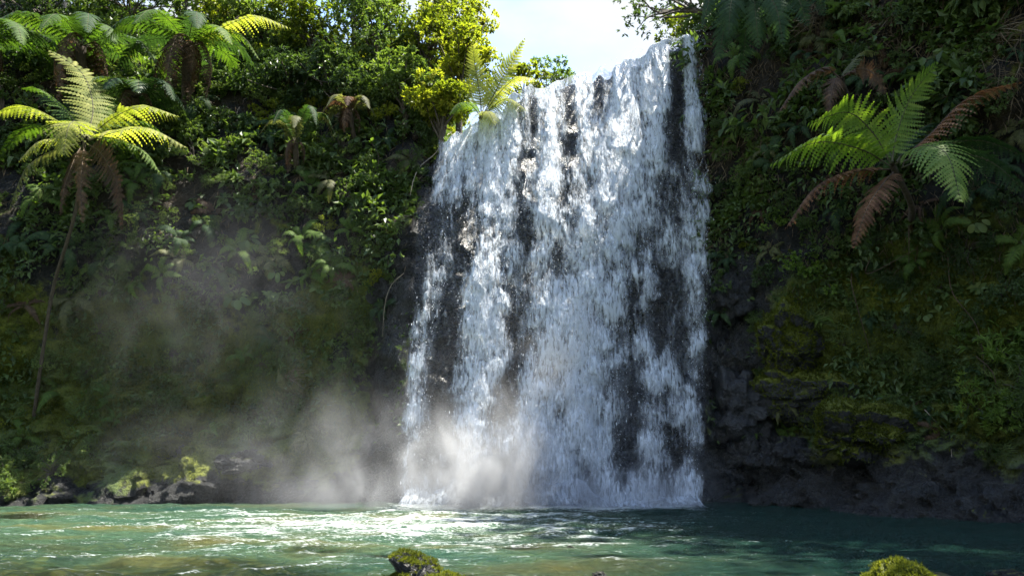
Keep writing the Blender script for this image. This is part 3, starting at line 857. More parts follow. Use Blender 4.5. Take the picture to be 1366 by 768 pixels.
smallfern_mesh('sferno', 341, M_OLIVE, 8, .4, .19, .8)

def rosette_mesh(key, seed, leafmat, n=9, L=.45, W=.2, droop=.5, up=.8, shape=.4, stalk=0.0):
    g = Geo(); rng = np.random.default_rng(seed)
    for k in range(n):
        a = 2 * PI * (k * .382 + rng.uniform(-.05, .05)); e = up * rng.uniform(.35, 1.3)
        d = np.array((math.cos(a), math.sin(a), e))
        l = L * rng.uniform(.7, 1.2); b = np.zeros(3)
        if stalk:
            b2 = unit(d + np.array((0, 0, .6))) * stalk * rng.uniform(.6, 1.2)
            V, F = tube_geo(spline([b, b2 * .5 + np.array((0, 0, .03)), b2], 5), .007, 4); g.add(V, F, .3)
            b = b2; d = d * np.array((1, 1, .15))
        strap_geo(g, b, d, l, W * rng.uniform(.8, 1.2), droop * rng.uniform(.6, 1.4), 7, .22, rng.uniform(.2, .9), 0, shape)
    me_ = g.mesh(key, True); me_.materials.append(leafmat); LIB[key] = me_
rosette_mesh('taro0', 350, M_MID, 10, .34, .24, .55, .5, .42, .30)
rosette_mesh('taro1', 351, M_DARK, 12, .32, .22, .6, .5, .42, .28)
rosette_mesh('broad0', 352, M_MID, 12, .42, .15, .45, .8, .5)
rosette_mesh('broad1', 353, M_DARK, 13, .45, .14, .55, .8, .5)
rosette_mesh('strap0', 354, M_MID, 16, 1.0, .07, .7, 1.2, .35)
rosette_mesh('dry0', 355, M_STRAW, 18, .55, .045, .9, .4, .35)

def tussock_mesh(key, seed, leafmat, n=110, L=.5, W=.012, droop=.9, up=.6, spread=.16):
    g = Geo(); rng = np.random.default_rng(seed)
    for k in range(n):
        a = rng.uniform(0, 2 * PI)
        d = np.array((math.cos(a), math.sin(a), up * rng.uniform(-.2, 1.6)))
        strap_geo(g, rng.normal(0, spread, 3) * (1, 1, .4), d, L * rng.uniform(.5, 1.3), W * rng.uniform(.7, 1.6), droop * rng.uniform(.5, 1.6), 5, .2, rng.uniform(0, 1), 0, .3)
    me_ = g.mesh(key, True); me_.materials.append(leafmat); LIB[key] = me_
tussock_mesh('tussock', 360, M_MID, 120, .42, .014, .9, .5)
tussock_mesh('drytuft', 361, M_STRAW, 150, .75, .014, 1.2, .35, .25)
tussock_mesh('rootmat', 362, M_STRAW, 170, .7, .010, 1.4, .1, .35)

ITEMS = []        # everything that still needs its label
def note(o, look, cat, px, py, group=None, label=None):
    o['category'] = cat
    if label: o['label'] = label
    else: ITEMS.append((o, look, px, py))
    if group: o['group'] = group

def put(key, name, loc, scale, rot=None, parent=None):
    o = bpy.data.objects.new(name, LIB[key] if not isinstance(LIB[key], tuple) else None)
    COL.objects.link(o)
    o.location = loc
    o.rotation_euler = rot if rot is not None else (0, 0, RNG.uniform(0, 2 * PI))
    o.scale = (scale,) * 3 if np.isscalar(scale) else scale
    if isinstance(LIB[key], tuple):
        o.empty_display_size = .2
        for nm, me_ in zip(('crown', 'stem'), LIB[key]):
            c = bpy.data.objects.new(nm, me_); COL.objects.link(c); c.parent = o
    return o

def lean_out(nrm, amt=.6, yaw=None):
    """rotation that tips a plant's up axis from the vertical towards the face it grows on"""
    up = (Vector((0, 0, 1)) * (1 - amt) + nrm * amt).normalized()
    q = up.to_track_quat('Z', 'Y')
    return (q.to_matrix().to_4x4() @ Matrix.Rotation(yaw if yaw is not None else random.uniform(0, 2 * PI), 4, 'Z')).to_euler()

def tree_fern(name, crown, trunk_pts, r, fronds, Y0=None):
    """crown: Vector; trunk_pts: list of points from the ground to the crown; fronds: dicts"""
    root = empty(name, trunk_pts[0])
    bpy.context.view_layer.update()
    inv = root.matrix_basis.inverted()
    rng = np.random.default_rng(int(abs(crown.x * 100)) + 3)
    D = spline([tuple(p) for p in trunk_pts], 24)
    rr = np.linspace(r * 1.25, r, 24) * (1 + .14 * fbm(D * 6, 2, 9))
    V, F = tube_geo(D, rr, 10)
    g = Geo(); g.add(V, F)
    o = link('trunk', g.mesh('trunk', True), M_TRUNK, root); o.matrix_parent_inverse = inv
    for i, f in enumerate(fronds):
        g = Geo()
        frond_geo(g, f['C'], f['w'], f['side'], f.get('N', 24), f.get('m', 9), f.get('droop', .35), f.get('r0', .018), int(rng.integers(1e6)), f.get('stalk', .12), f.get('ragged', 0))
        o = link('frond', g.mesh('frond'), [f['mat'], M_RACHB if f['mat'] in (M_BROWN, M_RUST) else M_RACH], root); o.matrix_parent_inverse = inv
        if f.get('label'): o['label'] = f['label']
    return root

def px_frond(Y, pts, w, mat, side=None, droop=.35, **kw):
    """frond through photograph points, each with its own depth offset from Y"""
    C = [np.array(at(p[0], p[1], Y + p[2])) for p in pts]
    if side is None:
        h = C[-1] - C[0]
        side = np.cross(h, (0, 0, 1.0)); side[2] = 0
    d = dict(C=C, w=w, mat=mat, side=unit(side), droop=droop); d.update(kw)
    return d

def ring_fronds(crown, n, L, w, mat, up=.55, drop=.6, seed=0, az=None, dead=0, **kw):
    rng = np.random.default_rng(seed); out = []
    for k in range(n + dead):
        isd = k >= n
        a = (az[k % len(az)] if az is not None else 2 * PI * (k + rng.uniform(-.25, .25)) / max(1, (dead if isd else n)))
        h = np.array((math.cos(a), math.sin(a), 0)); l = L * rng.uniform(.85, 1.12)
        c = np.array(crown)
        if isd:
            l *= rng.uniform(.55, 1.1)
            C = [c, c + h * .22 * l + (0, 0, .05 * l), c + h * .38 * l - (0, 0, .35 * l), c + h * .36 * l - (0, 0, .85 * l)]
        else:
            u = up * rng.uniform(.7, 1.3)
            C = [c, c + h * .33 * l + (0, 0, .42 * u * l), c + h * .72 * l + (0, 0, .5 * u * l - .10 * drop * l), c + h * l + (0, 0, .28 * u * l - .5 * drop * l)]
        m_ = M_BROWN if isd else (mat[k % len(mat)] if isinstance(mat, list) else mat)
        out.append(dict(C=[np.asarray(q, float) for q in C], w=w * (.8 if isd else 1), mat=m_, side=np.array((-math.sin(a), math.cos(a), 0)), droop=.6 if isd else .35, ragged=.15 if isd else 0, **kw))
    return out
# ------------------------------------------------------------------ the tree ferns one can point to
# left: the big sunlit one on a thin leaning trunk
Yl = 18.4
c = at(113, 188, Yl)
fr = [
    px_frond(Yl, [(117, 182, 0), (124, 140, .5), (108, 96, 1.0), (66, 68, .8)], .74, M_FERNY, side=(1, .6, -.2), droop=.25, N=24),
    px_frond(Yl, [(108, 184, 0), (75, 160, .1), (35, 143, .1), (-12, 152, 0)], .60, M_FERNY, droop=.55),
    px_frond(Yl, [(110, 186, 0), (103, 164, -.7), (92, 168, -1.3), (84, 206, -1.5)], .78, M_FERNY, side=(1, 0, 0), droop=.35, N=24),
    px_frond(Yl, [(118, 184, 0), (150, 158, .2), (190, 142, .2), (238, 155, -.1)], .58, M_FERNY, droop=.6),
    px_frond(Yl, [(118, 188, 0), (155, 176, -.5), (200, 172, -.8), (248, 196, -1.0)], .58, M_FERNY, droop=.6),
    px_frond(Yl, [(116, 192, 0), (135, 205, -.5), (156, 245, -.8), (163, 305, -.9)], .50, M_BROWN, side=(.9, -.5, 0), droop=.3, label='half withered brown frond hanging below the crown with sunlit tip'),
    px_frond(Yl, [(108, 192, 0), (75, 200, -.3), (35, 225, -.5), (10, 284, -.6)], .46, M_OLIVE, side=(.6, -.8, 0), droop=.45),
    px_frond(Yl, [(108, 196, 0), (98, 215, -.4), (86, 250, -.5), (80, 286, -.5)], .28, M_BROWN, side=(1, -.3, 0), droop=.5, ragged=.2),
    px_frond(Yl, [(112, 196, 0), (110, 215, -.5), (108, 255, -.6), (110, 296, -.6)], .28, M_BROWN, side=(1, 0, 0), droop=.5, ragged=.2),
    px_frond(Yl, [(116, 184, 0), (150, 165, .8), (195, 165, 1.4), (225, 190, 1.7)], .5, M_FERN, droop=.5),
    px_frond(Yl, [(108, 184, 0), (70, 170, .8), (30, 175, 1.4), (0, 205, 1.7)], .5, M_FERN, droop=.5),
    px_frond(Yl, [(113, 182, 0), (135, 150, .8), (150, 135, 1.5), (165, 140, 2.0)], .5, M_FERN, droop=.5),
    px_frond(Yl, [(113, 184, 0), (90, 150, .7), (55, 120, 1.3), (30, 118, 1.6)], .5, M_FERN, droop=.5),
    px_frond(Yl, [(116, 186, 0), (150, 185, -.2), (190, 200, -.3), (215, 232, -.3)], .44, M_FERN, droop=.5),
    px_frond(Yl, [(110, 188, 0), (80, 185, -.5), (50, 190, -.9), (25, 215, -1.1)], .5, M_FERNY, droop=.5),
]
b = at(45, 556, 20.6)
hb, _ = hit(45, 556)
if hb is not None: b = hb
root = tree_fern('tree_fern', c, [b, at(57, 470, (b.y * .75 + Yl * .25)), at(72, 380, (b.y + Yl) / 2), at(100, 285, Yl + .25), c], .04, fr)
tag(root, 'sunlit tree fern on a thin leaning pale trunk, brown fronds hanging below', 'tree fern', 'tree ferns of the gorge')

# right: the large one on the shaded wall
Yr = 14.6
c = at(1190, 220, Yr)
fr = [
    px_frond(Yr, [(1190, 216, 0), (1196, 180, .1), (1215, 130, .15), (1250, 84, 0)], .60, M_FERNR, side=(1, .3, .3), droop=.25, N=24),
    px_frond(Yr, [(1188, 218, 0), (1165, 178, -.2), (1130, 150, -.4), (1078, 166, -.7)], .62, M_FERNR, side=(.5, -.6, .75), droop=.35, N=24),
    px_frond(Yr, [(1188, 222, 0), (1150, 200, -.4), (1090, 190, -.8), (1028, 220, -1.1)], .62, M_FERNR, side=(.35, -.75, .55), droop=.5, N=24),
    px_frond(Yr, [(1194, 220, 0), (1225, 196, -.7), (1262, 205, -1.3), (1282, 268, -1.8)], .74, M_FERNR, side=(.9, .3, .45), droop=.35, N=24),
    px_frond(Yr, [(1200, 214, 0), (1240, 180, .1), (1290, 132, .1), (1362, 110, -.2)], .42, M_RUST, side=(.3, -.9, .3), droop=.7, label='olive brown frond arching away to the right'),
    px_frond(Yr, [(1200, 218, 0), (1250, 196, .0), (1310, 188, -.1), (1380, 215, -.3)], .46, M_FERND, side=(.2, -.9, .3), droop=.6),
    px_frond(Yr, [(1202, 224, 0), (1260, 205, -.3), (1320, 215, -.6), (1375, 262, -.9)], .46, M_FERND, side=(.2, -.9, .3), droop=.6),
    px_frond(Yr, [(1186, 226, 0), (1145, 228, -.3), (1090, 248, -.6), (1047, 305, -.8)], .40, M_RUST, side=(.35, -.85, .3), droop=.6, label='rust brown frond drooping to the left', ragged=.1),
    px_frond(Yr, [(1192, 230, 0), (1182, 240, -.5), (1158, 275, -.8), (1138, 330, -.9)], .38, M_RUST, side=(.8, -.5, .2), droop=.4, label='rust brown frond hanging straight down', ragged=.1),
    px_frond(Yr, [(1192, 216, 0), (1180, 190, .8), (1165, 180, 1.3), (1150, 190, 1.7)], .4, M_FERNR, droop=.5),
    px_frond(Yr, [(1196, 216, 0), (1220, 180, .8), (1245, 165, 1.3), (1270, 175, 1.7)], .4, M_FERND, droop=.5),
]
hb, hn = hit(1215, 300)
root = tree_fern('tree_fern', c, [hb - hn * .1, (hb + c) / 2 + Vector((0.1, -.15, -.25)), c], .06, fr)
tag(root, 'large green tree fern with rust brown lower fronds on the dark right cliff', 'tree fern', 'tree ferns of the gorge')

def stand(px, py, Y, base_px, base_py, n, L, w, mats, label, r=.09, dead=5, up=.5, drop=.7, seed=0, extra=()):
    c = at(px, py, Y)
    hb, hn = hit(base_px, base_py)
    if hb is None: hb = Vector((c.x, c.y + .5, c.z - 2.5))
    fr = ring_fronds(c, n, L, w, mats, up, drop, seed, None, dead) + list(extra)
    mid = (hb + c) / 2 + Vector((0, -.1, .1))
    root = tree_fern('tree_fern', c, [hb - Vector((0, 0, .2)), mid, c], r, fr)
    tag(root, label, 'tree fern', 'tree ferns of the gorge')
    return root
# upper left thicket
stand(250, 62, 21.4, 250, 150, 11, 2.4, .54, [M_FERN, M_FERND], 'shaded tree fern with a dead brown skirt and one sunlit frond at right', .13, 8, .35, .7, 11,
      [px_frond(21.4, [(255, 60, 0), (295, 38, -.2), (340, 22, -.4), (388, 38, -.6)], .46, M_FERNY, droop=.8)])
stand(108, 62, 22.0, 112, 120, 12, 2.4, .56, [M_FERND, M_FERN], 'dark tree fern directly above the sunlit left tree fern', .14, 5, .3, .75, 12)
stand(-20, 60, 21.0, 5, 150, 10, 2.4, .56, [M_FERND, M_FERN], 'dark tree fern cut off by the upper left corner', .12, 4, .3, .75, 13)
stand(180, 128, 20.6, 190, 190, 11, 1.6, .44, [M_FERND, M_DARK], 'squat dark green tree fern right of the sunlit left crown', .10, 3, .3, .8, 14)
# the yellow one beside the lip
Yy = 21.3
fr = [
    px_frond(Yy, [(642, 150, 0), (640, 125, 0), (634, 90, 0), (630, 58, -.2)], .52, M_FERNY, side=(1, .1, 0), droop=.2),
    px_frond(Yy, [(646, 150, 0), (662, 120, .1), (680, 85, .1), (700, 52, -.1)], .48, M_FERNY, side=(.85, .3, .45), droop=.3),
    px_frond(Yy, [(646, 152, 0), (665, 125, -.2), (690, 104, -.3), (716, 106, -.5)], .46, M_FERNY, droop=.7),
    px_frond(Yy, [(646, 155, 0), (660, 140, -.4), (680, 132, -.7), (704, 148, -1.0)], .46, M_FERNY, droop=.7),
    px_frond(Yy, [(640, 154, 0), (628, 140, -.4), (612, 138, -.7), (600, 152, -.9)], .46, M_FERN, droop=.6),
    px_frond(Yy, [(643, 156, 0), (645, 150, -.6), (652, 150, -1.0), (660, 166, -1.3)], .46, M_FERNY, side=(1, 0, 0), droop=.5),
    px_frond(Yy, [(640, 150, 0), (625, 125, .4), (608, 110, .8), (590, 112, 1.0)], .48, M_FERN, droop=.5),
    px_frond(Yy, [(643, 150, 0), (655, 120, .8), (668, 105, 1.3), (690, 108, 1.6)], .48, M_FERN, droop=.5),
]
c = at(643, 153, Yy)
hb, hn = hit(640, 185)
root = tree_fern('tree_fern', c, [Vector((c.x - .1, c.y + .1, c.z - 1.3)), c - Vector((.03, 0, .6)), c], .09, fr)
tag(root, 'bright yellow green tree fern beside the upper left edge of the falls', 'tree fern', 'tree ferns of the gorge')
# top right, hanging over the wall by the lip
Yt = 16.8
c = at(1000, -40, Yt)
fr = [
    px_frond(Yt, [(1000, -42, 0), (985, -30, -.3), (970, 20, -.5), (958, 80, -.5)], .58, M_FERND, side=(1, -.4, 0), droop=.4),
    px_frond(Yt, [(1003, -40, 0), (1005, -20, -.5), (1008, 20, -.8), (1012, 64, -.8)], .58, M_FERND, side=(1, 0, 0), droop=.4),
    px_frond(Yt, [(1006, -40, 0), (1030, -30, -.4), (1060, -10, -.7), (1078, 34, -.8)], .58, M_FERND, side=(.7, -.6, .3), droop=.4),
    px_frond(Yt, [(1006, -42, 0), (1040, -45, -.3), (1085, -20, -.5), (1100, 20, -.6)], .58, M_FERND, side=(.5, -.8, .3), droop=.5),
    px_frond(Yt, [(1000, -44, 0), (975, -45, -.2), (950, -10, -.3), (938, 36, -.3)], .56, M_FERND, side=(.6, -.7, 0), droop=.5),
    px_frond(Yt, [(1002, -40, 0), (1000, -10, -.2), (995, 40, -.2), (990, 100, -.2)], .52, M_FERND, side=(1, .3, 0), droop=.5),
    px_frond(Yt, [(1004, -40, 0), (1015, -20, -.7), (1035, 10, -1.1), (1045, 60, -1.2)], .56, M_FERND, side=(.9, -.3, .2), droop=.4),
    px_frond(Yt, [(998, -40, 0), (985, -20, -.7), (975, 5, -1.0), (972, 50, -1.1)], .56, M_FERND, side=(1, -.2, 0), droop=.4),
]
hb, hn = hit(1040, 30)
root = tree_fern('tree_fern', c, [hb - hn * .1, (hb + c) / 2, c], .09, fr)
tag(root, 'dark tree fern hanging over the cliff right of the falls lip', 'tree fern', 'tree ferns of the gorge')
# withered one on the right wall, and small-crowned ones on the left wall
c = at(1120, 105, 15.6)
hb, hn = hit(1128, 130)
fr = [
    px_frond(15.6, [(1120, 104, 0), (1100, 92, -.2), (1068, 108, -.4), (1038, 150, -.6)], .30, M_BROWN, side=(.3, -.9, .2), droop=.6, ragged=.15),
    px_frond(15.6, [(1122, 104, 0), (1145, 92, -.2), (1165, 98, -.4), (1182, 126, -.5)], .30, M_BROWN, side=(.5, -.8, .2), droop=.6, ragged=.15),
    px_frond(15.6, [(1120, 106, 0), (1115, 105, -.3), (1110, 120, -.5), (1106, 150, -.6)], .28, M_BROWN, side=(1, 0, 0), droop=.5, ragged=.15),
    px_frond(15.6, [(1122, 104, 0), (1135, 85, .2), (1150, 70, .3), (1170, 72, .2)], .28, M_OLIVE, side=(.5, -.8, .2), droop=.5),
]
root = tree_fern('tree_fern', c, [hb - hn * .1, (hb + c) / 2, c], .08, fr)
tag(root, 'withered brown tree fern on the wall above the large right one', 'tree fern', 'tree ferns of the gorge')
for (px, py, L, mats, lab, sd) in [
    (395, 200, 1.15, [M_FERND, M_OLIVE], 'upright dull tree fern with big leaves at its foot on the left slope', 21),
    (476, 168, .9, [M_OLIVE, M_BROWN], 'small withered olive tree fern on a stump below the bushy slope', 22)]:
    hb, hn = hit(px, py + 22)
    c = hb + hn * .5 + Vector((0, -.15, .45))
    fr = ring_fronds(c, 9, L, .26, mats, 1.5 if sd == 21 else .8, .5 if sd == 21 else .8, sd, None, 3)
    root = tree_fern('tree_fern', c, [hb - hn * .1, hb + hn * .3, c], .07, fr)
    tag(root, lab, 'tree fern', 'tree ferns of the gorge')

# ------------------------------------------------------------------ trees on the skyline
def tree(name, base, height, crownR, seed, leafmat, label, group='trees on the skyline', lean=(0, 0), clumps=18, per=190, leaf=(.13, .06), r=.12, hollow=.45, off=None):
    root = empty(name, base)
    g = Geo()
    c = crown_geo(g, seed, (crownR, crownR, crownR * .8), clumps, per, leaf, .36, .35, hollow, down=.85, pdown=.42)
    top = np.array((lean[0], lean[1], height))
    for V in g.V: V += top
    cm = g.mesh('crown'); link('crown', cm, leafmat, root)
    s = Geo(); rng = np.random.default_rng(seed + 1)
    D = spline([(0, 0, -.6), (lean[0] * .3 + rng.normal(0, .1), lean[1] * .3, height * .45), top], 12)
    V, F = tube_geo(D, np.linspace(r, r * .4, 12), 8); s.add(V, F)
    for q in c:
        k = rng.integers(5, 11)
        e = q + top
        P_ = spline([D[k], (D[k] + e) / 2 + rng.normal(0, .12, 3) + (0, 0, .1), e], 8)
        V, F = tube_geo(P_, np.linspace(r * .35, .012, 8), 5); s.add(V, F)
    link('trunk', s.mesh('trunk', True), M_BARK, root)
    tag(root, label, 'tree', group)
    return root
def ground(px, py, Y=None):
    h, n = hit(px, py)
    return h
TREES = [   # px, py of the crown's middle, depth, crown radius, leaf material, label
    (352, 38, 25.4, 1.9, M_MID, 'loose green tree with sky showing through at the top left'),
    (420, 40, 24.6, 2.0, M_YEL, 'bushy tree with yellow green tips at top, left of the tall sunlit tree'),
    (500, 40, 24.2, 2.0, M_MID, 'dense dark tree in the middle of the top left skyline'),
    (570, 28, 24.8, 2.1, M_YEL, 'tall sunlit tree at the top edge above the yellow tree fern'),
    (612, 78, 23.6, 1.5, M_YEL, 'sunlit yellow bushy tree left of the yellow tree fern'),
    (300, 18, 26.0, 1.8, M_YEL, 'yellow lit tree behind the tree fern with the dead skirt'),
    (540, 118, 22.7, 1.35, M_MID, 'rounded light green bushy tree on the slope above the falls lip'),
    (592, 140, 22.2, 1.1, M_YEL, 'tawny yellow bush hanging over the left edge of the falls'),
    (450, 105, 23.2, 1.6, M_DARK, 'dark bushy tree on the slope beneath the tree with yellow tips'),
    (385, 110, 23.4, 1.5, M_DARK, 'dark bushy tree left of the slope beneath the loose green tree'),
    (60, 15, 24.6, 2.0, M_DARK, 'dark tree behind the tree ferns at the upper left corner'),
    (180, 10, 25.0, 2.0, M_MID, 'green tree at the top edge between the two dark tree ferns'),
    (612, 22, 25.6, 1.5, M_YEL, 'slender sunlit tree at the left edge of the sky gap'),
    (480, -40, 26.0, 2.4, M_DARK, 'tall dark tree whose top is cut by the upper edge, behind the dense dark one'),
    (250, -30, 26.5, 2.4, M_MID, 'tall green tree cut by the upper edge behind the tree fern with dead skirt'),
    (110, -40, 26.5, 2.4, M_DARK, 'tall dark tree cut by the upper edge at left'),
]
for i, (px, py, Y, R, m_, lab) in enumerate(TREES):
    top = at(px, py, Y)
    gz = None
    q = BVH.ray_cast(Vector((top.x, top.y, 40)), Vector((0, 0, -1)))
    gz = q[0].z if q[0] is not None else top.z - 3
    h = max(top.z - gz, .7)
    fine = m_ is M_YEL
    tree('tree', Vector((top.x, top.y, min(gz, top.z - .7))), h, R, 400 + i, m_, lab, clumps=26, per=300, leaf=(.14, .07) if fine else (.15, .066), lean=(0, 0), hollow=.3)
# small tree beyond the river behind the lip, the overhanging dark branch and its yellow neighbour
def lip_tree(px, py, Y, R, m_, lab, sd, clumps=14, per=170, leaf=(.15, .07), lean=(0.3, 0)):
    top = at(px, py, Y)
    q = BVH.ray_cast(Vector((top.x, top.y, 40)), Vector((0, 0, -1)))
    gz = q[0].z if q[0] is not None else top.z - 3
    return tree('tree', Vector((top.x - lean[0], top.y - lean[1], gz)), max(.8, top.z - gz), R, sd, m_, lab, lean=lean, clumps=clumps, per=per, leaf=leaf, r=.09)
lip_tree(738, 104, 29.0, 1.1, M_MID, 'small open green tree on the far bank behind the middle of the lip', 440)
lip_tree(705, 110, 26.5, .8, M_YEL, 'low yellow green bushy tree between the tree fern and the falls', 441, 12, 140)
lip_tree(915, 38, 25.5, 1.05, M_YEL, 'bright yellow green tree behind the highest part of the lip', 442, 16, 170)
lip_tree(962, 15, 22.5, 1.2, M_DARK, 'dark leafy tree at the top edge over the right end of the lip', 443, 16, 180)

# dark tree reaching over the lip, then unseen right cliff trees added for their shade
def reach_tree(base, clumps_px, Y, m_, label, seed, per=120, leaf=(.13, .05), spread=.38):
    root = empty('tree', base)
    g = Geo(); s = Geo(); rng_ = np.random.default_rng(seed)
    b = np.array(base)
    first = np.array(at(*clumps_px[0], Y)) - b
    D = spline([(0, 0, -.4), first * .35 + (0.2, 0, .5), first * .75 + (0.1, 0, .35), first], 14)
    V, F = tube_geo(D, np.linspace(.16, .05, 14), 8); s.add(V, F)
    for (px, py) in clumps_px:
        e = np.array(at(px, py, Y + rng_.normal(0, .3))) - b
        k_ = rng_.integers(7, 13)
        V, F = tube_geo(spline([D[k_], (D[k_] + e) / 2 + rng_.normal(0, .15, 3), e], 9), np.linspace(.045, .008, 9), 5); s.add(V, F)
        gg = Geo(); crown_geo(gg, int(rng_.integers(1e6)), (spread,) * 3, 4, per // 4, leaf, .7, .35, .2)
        g.add(gg.V[0] * 0 + e, np.zeros((0, 3), int)) if False else None
        for V_, v_ in zip(gg.V, gg.var):
            n_ = len(V_) // 4
            F_ = np.concatenate([np.arange(n_)[:, None] * 4 + np.array((0, 1, 2)), np.arange(n_)[:, None] * 4 + np.array((0, 2, 3))])
            g.add(V_ + e, F_, v_)
    link('crown', g.mesh('crown'), m_, root); link('trunk', s.mesh('trunk', True), M_BARK, root)
    tag(root, label, 'tree', 'trees on the skyline')
h_, n_ = hit(985, 60)
reach_tree(tuple(h_ + Vector((.3, .5, .3))), [(880, 18), (858, 8), (842, 22), (850, 40), (866, 30), (838, 4), (895, 10), (905, -5), (870, -12), (922, 2), (940, 14), (956, 24), (930, -14), (848, -14)], 21.2, M_DARK, 'dark small leaved tree reaching out over the lip against the sky', 470)

for i, (x, y, z, hgt, R) in enumerate([(9.6, 18.2, 16.0, 4.2, 2.4), (11.6, 16.2, 16.4, 5.0, 2.6), (13.6, 13.8, 16.4, 4.6, 2.6), (12.2, 17.8, 17, 6.0, 2.6), (15.2, 10.8, 16.4, 4.8, 2.6), (14.6, 15.8, 17, 6.4, 2.8), (17.2, 8.0, 16.4, 5, 2.6), (17.2, 12.2, 17, 6.4, 2.8)]):  # out of view, added to shade the right fern and pool
    tree('tree', Vector((x, y, z)), hgt, R, 480 + i, M_DARK, 'unseen tall dark tree added on the right cliff top to cast shade', clumps=22, per=200, leaf=(.2, .09), hollow=.3, group='unseen shade trees on the right cliff top')
# ------------------------------------------------------------------ ground cover on the cliff (nobody could count it)
M_MOSS = mat_leaf('moss_tuft', [(0, (0.034, 0.044, 0.008)), (0.5, (0.090, 0.108, 0.016)), (1, (0.19, 0.20, 0.025))], 0.25, 0.8, (1, 1, .4), .1)
q = CP[CF]                                             # faces x 4 x 3
e1, e2 = q[:, 2] - q[:, 0], q[:, 3] - q[:, 1]
fn = np.cross(e1, e2); fa = np.linalg.norm(fn, axis=1) * .5
fn = unit(fn); fc = q.mean(1)
tocam = np.array((0, 0, CAM_Z)) - fc
fn = np.where(((fn * tocam).sum(1) < 0)[:, None], -fn, fn)
mface = moss[CF].mean(1); iffall = isfall[CF].mean(1); nff = nearfall[CF].mean(1)
inview = (fc[:, 1] > 9) & (np.abs(fc[:, 0]) < 16) & (fc[:, 1] < 34) & (iffall < .3) & (fa < 2)
veg = sstep(1.0, 2.4, fc[:, 2] + 0.7 * fbm(fc * .7, 2, 150)) * (1 - np.clip(nff, 0, 1))
def scatter(n, wgt, seed):
    rng = np.random.default_rng(seed)
    wgt = np.where(inview, wgt * fa, 0); wgt = wgt / wgt.sum()
    i = rng.choice(len(fc), n, p=wgt)
    u = rng.random((n, 2, 1))
    p = (q[i, 0] * (1 - u[:, 0]) + q[i, 1] * u[:, 0]) * (1 - u[:, 1]) + (q[i, 3] * (1 - u[:, 0]) + q[i, 2] * u[:, 0]) * u[:, 1]
    return p, fn[i], rng
def cover(name, n, wgt, seed, mat_, L, W, lift, hang, label):
    p, nn, rng = scatter(n, wgt, seed)
    bump = np.clip(fbm(p * 1.6, 3, seed) * 1.4 + .25, 0, 1)
    p = p + nn * (lift * bump * rng.random(n) ** .6)[:, None]
    d = unit(rdir(rng, n) * .8 + np.array((0, 0, -hang)) + nn * .55)
    nr_ = unit(rdir(rng, n) * .6 + nn * .6 + np.array((0, 0, .8)))
    s = rng.uniform(.55, 1.35, n) * (1 + .5 * sstep(7, 10, p[:, 2]))
    var = np.clip(.42 + .22 * fbm(p * 1.1, 2, seed + 2) + rng.normal(0, .16, n), 0, 1)
    g = Geo(); leaf_geo(g, p, d, nr_, L * s, W * s, .25, var)
    o = link(name, g.mesh(name), mat_)
    tag(o, label, None, None, 'stuff')
    return o
patch = fbm(fc * .8, 3, 160)
left = (fc[:, 0] < 0)
cover('creeper_cover', 52000, veg * sstep(.0, .28, patch) * (1 + 1.0 * sstep(5, 8, fc[:, 2])) * (1 - .6 * (fc[:, 0] < -4) * sstep(5, 3.5, fc[:, 2])), 501, M_DARK, .19, .098, .62, .35, 'dark green leafy creepers covering both cliff faces')
cover('herb_cover', 46000, veg * sstep(.08, .35, fbm(fc * .9, 3, 170)) * (1 + .6 * sstep(5, 8, fc[:, 2])), 502, M_MID, .14, .072, .48, .25, 'mid green leafy herbs growing in drifts on the cliff')
cover('moss_cover', 90000, np.clip(veg + .35, 0, 1) * (1 - np.clip(nff, 0, 1)) * sstep(.40, .75, mface) * sstep(.35, .9, fc[:, 2]) * sstep(7.5, 5, fc[:, 2]), 503, M_MOSS, .075, .024, .10, .9, 'soft yellow green moss on the lower rock ledges')
cover('litter_cover', 26000, veg * sstep(4.5, 6.5, fc[:, 2]) * (.25 + (fc[:, 0] > 4) * 1.0), 504, M_STRAW, .22, .016, .30, 1.1, 'dead brown leaves and roots hanging on the upper cliff')

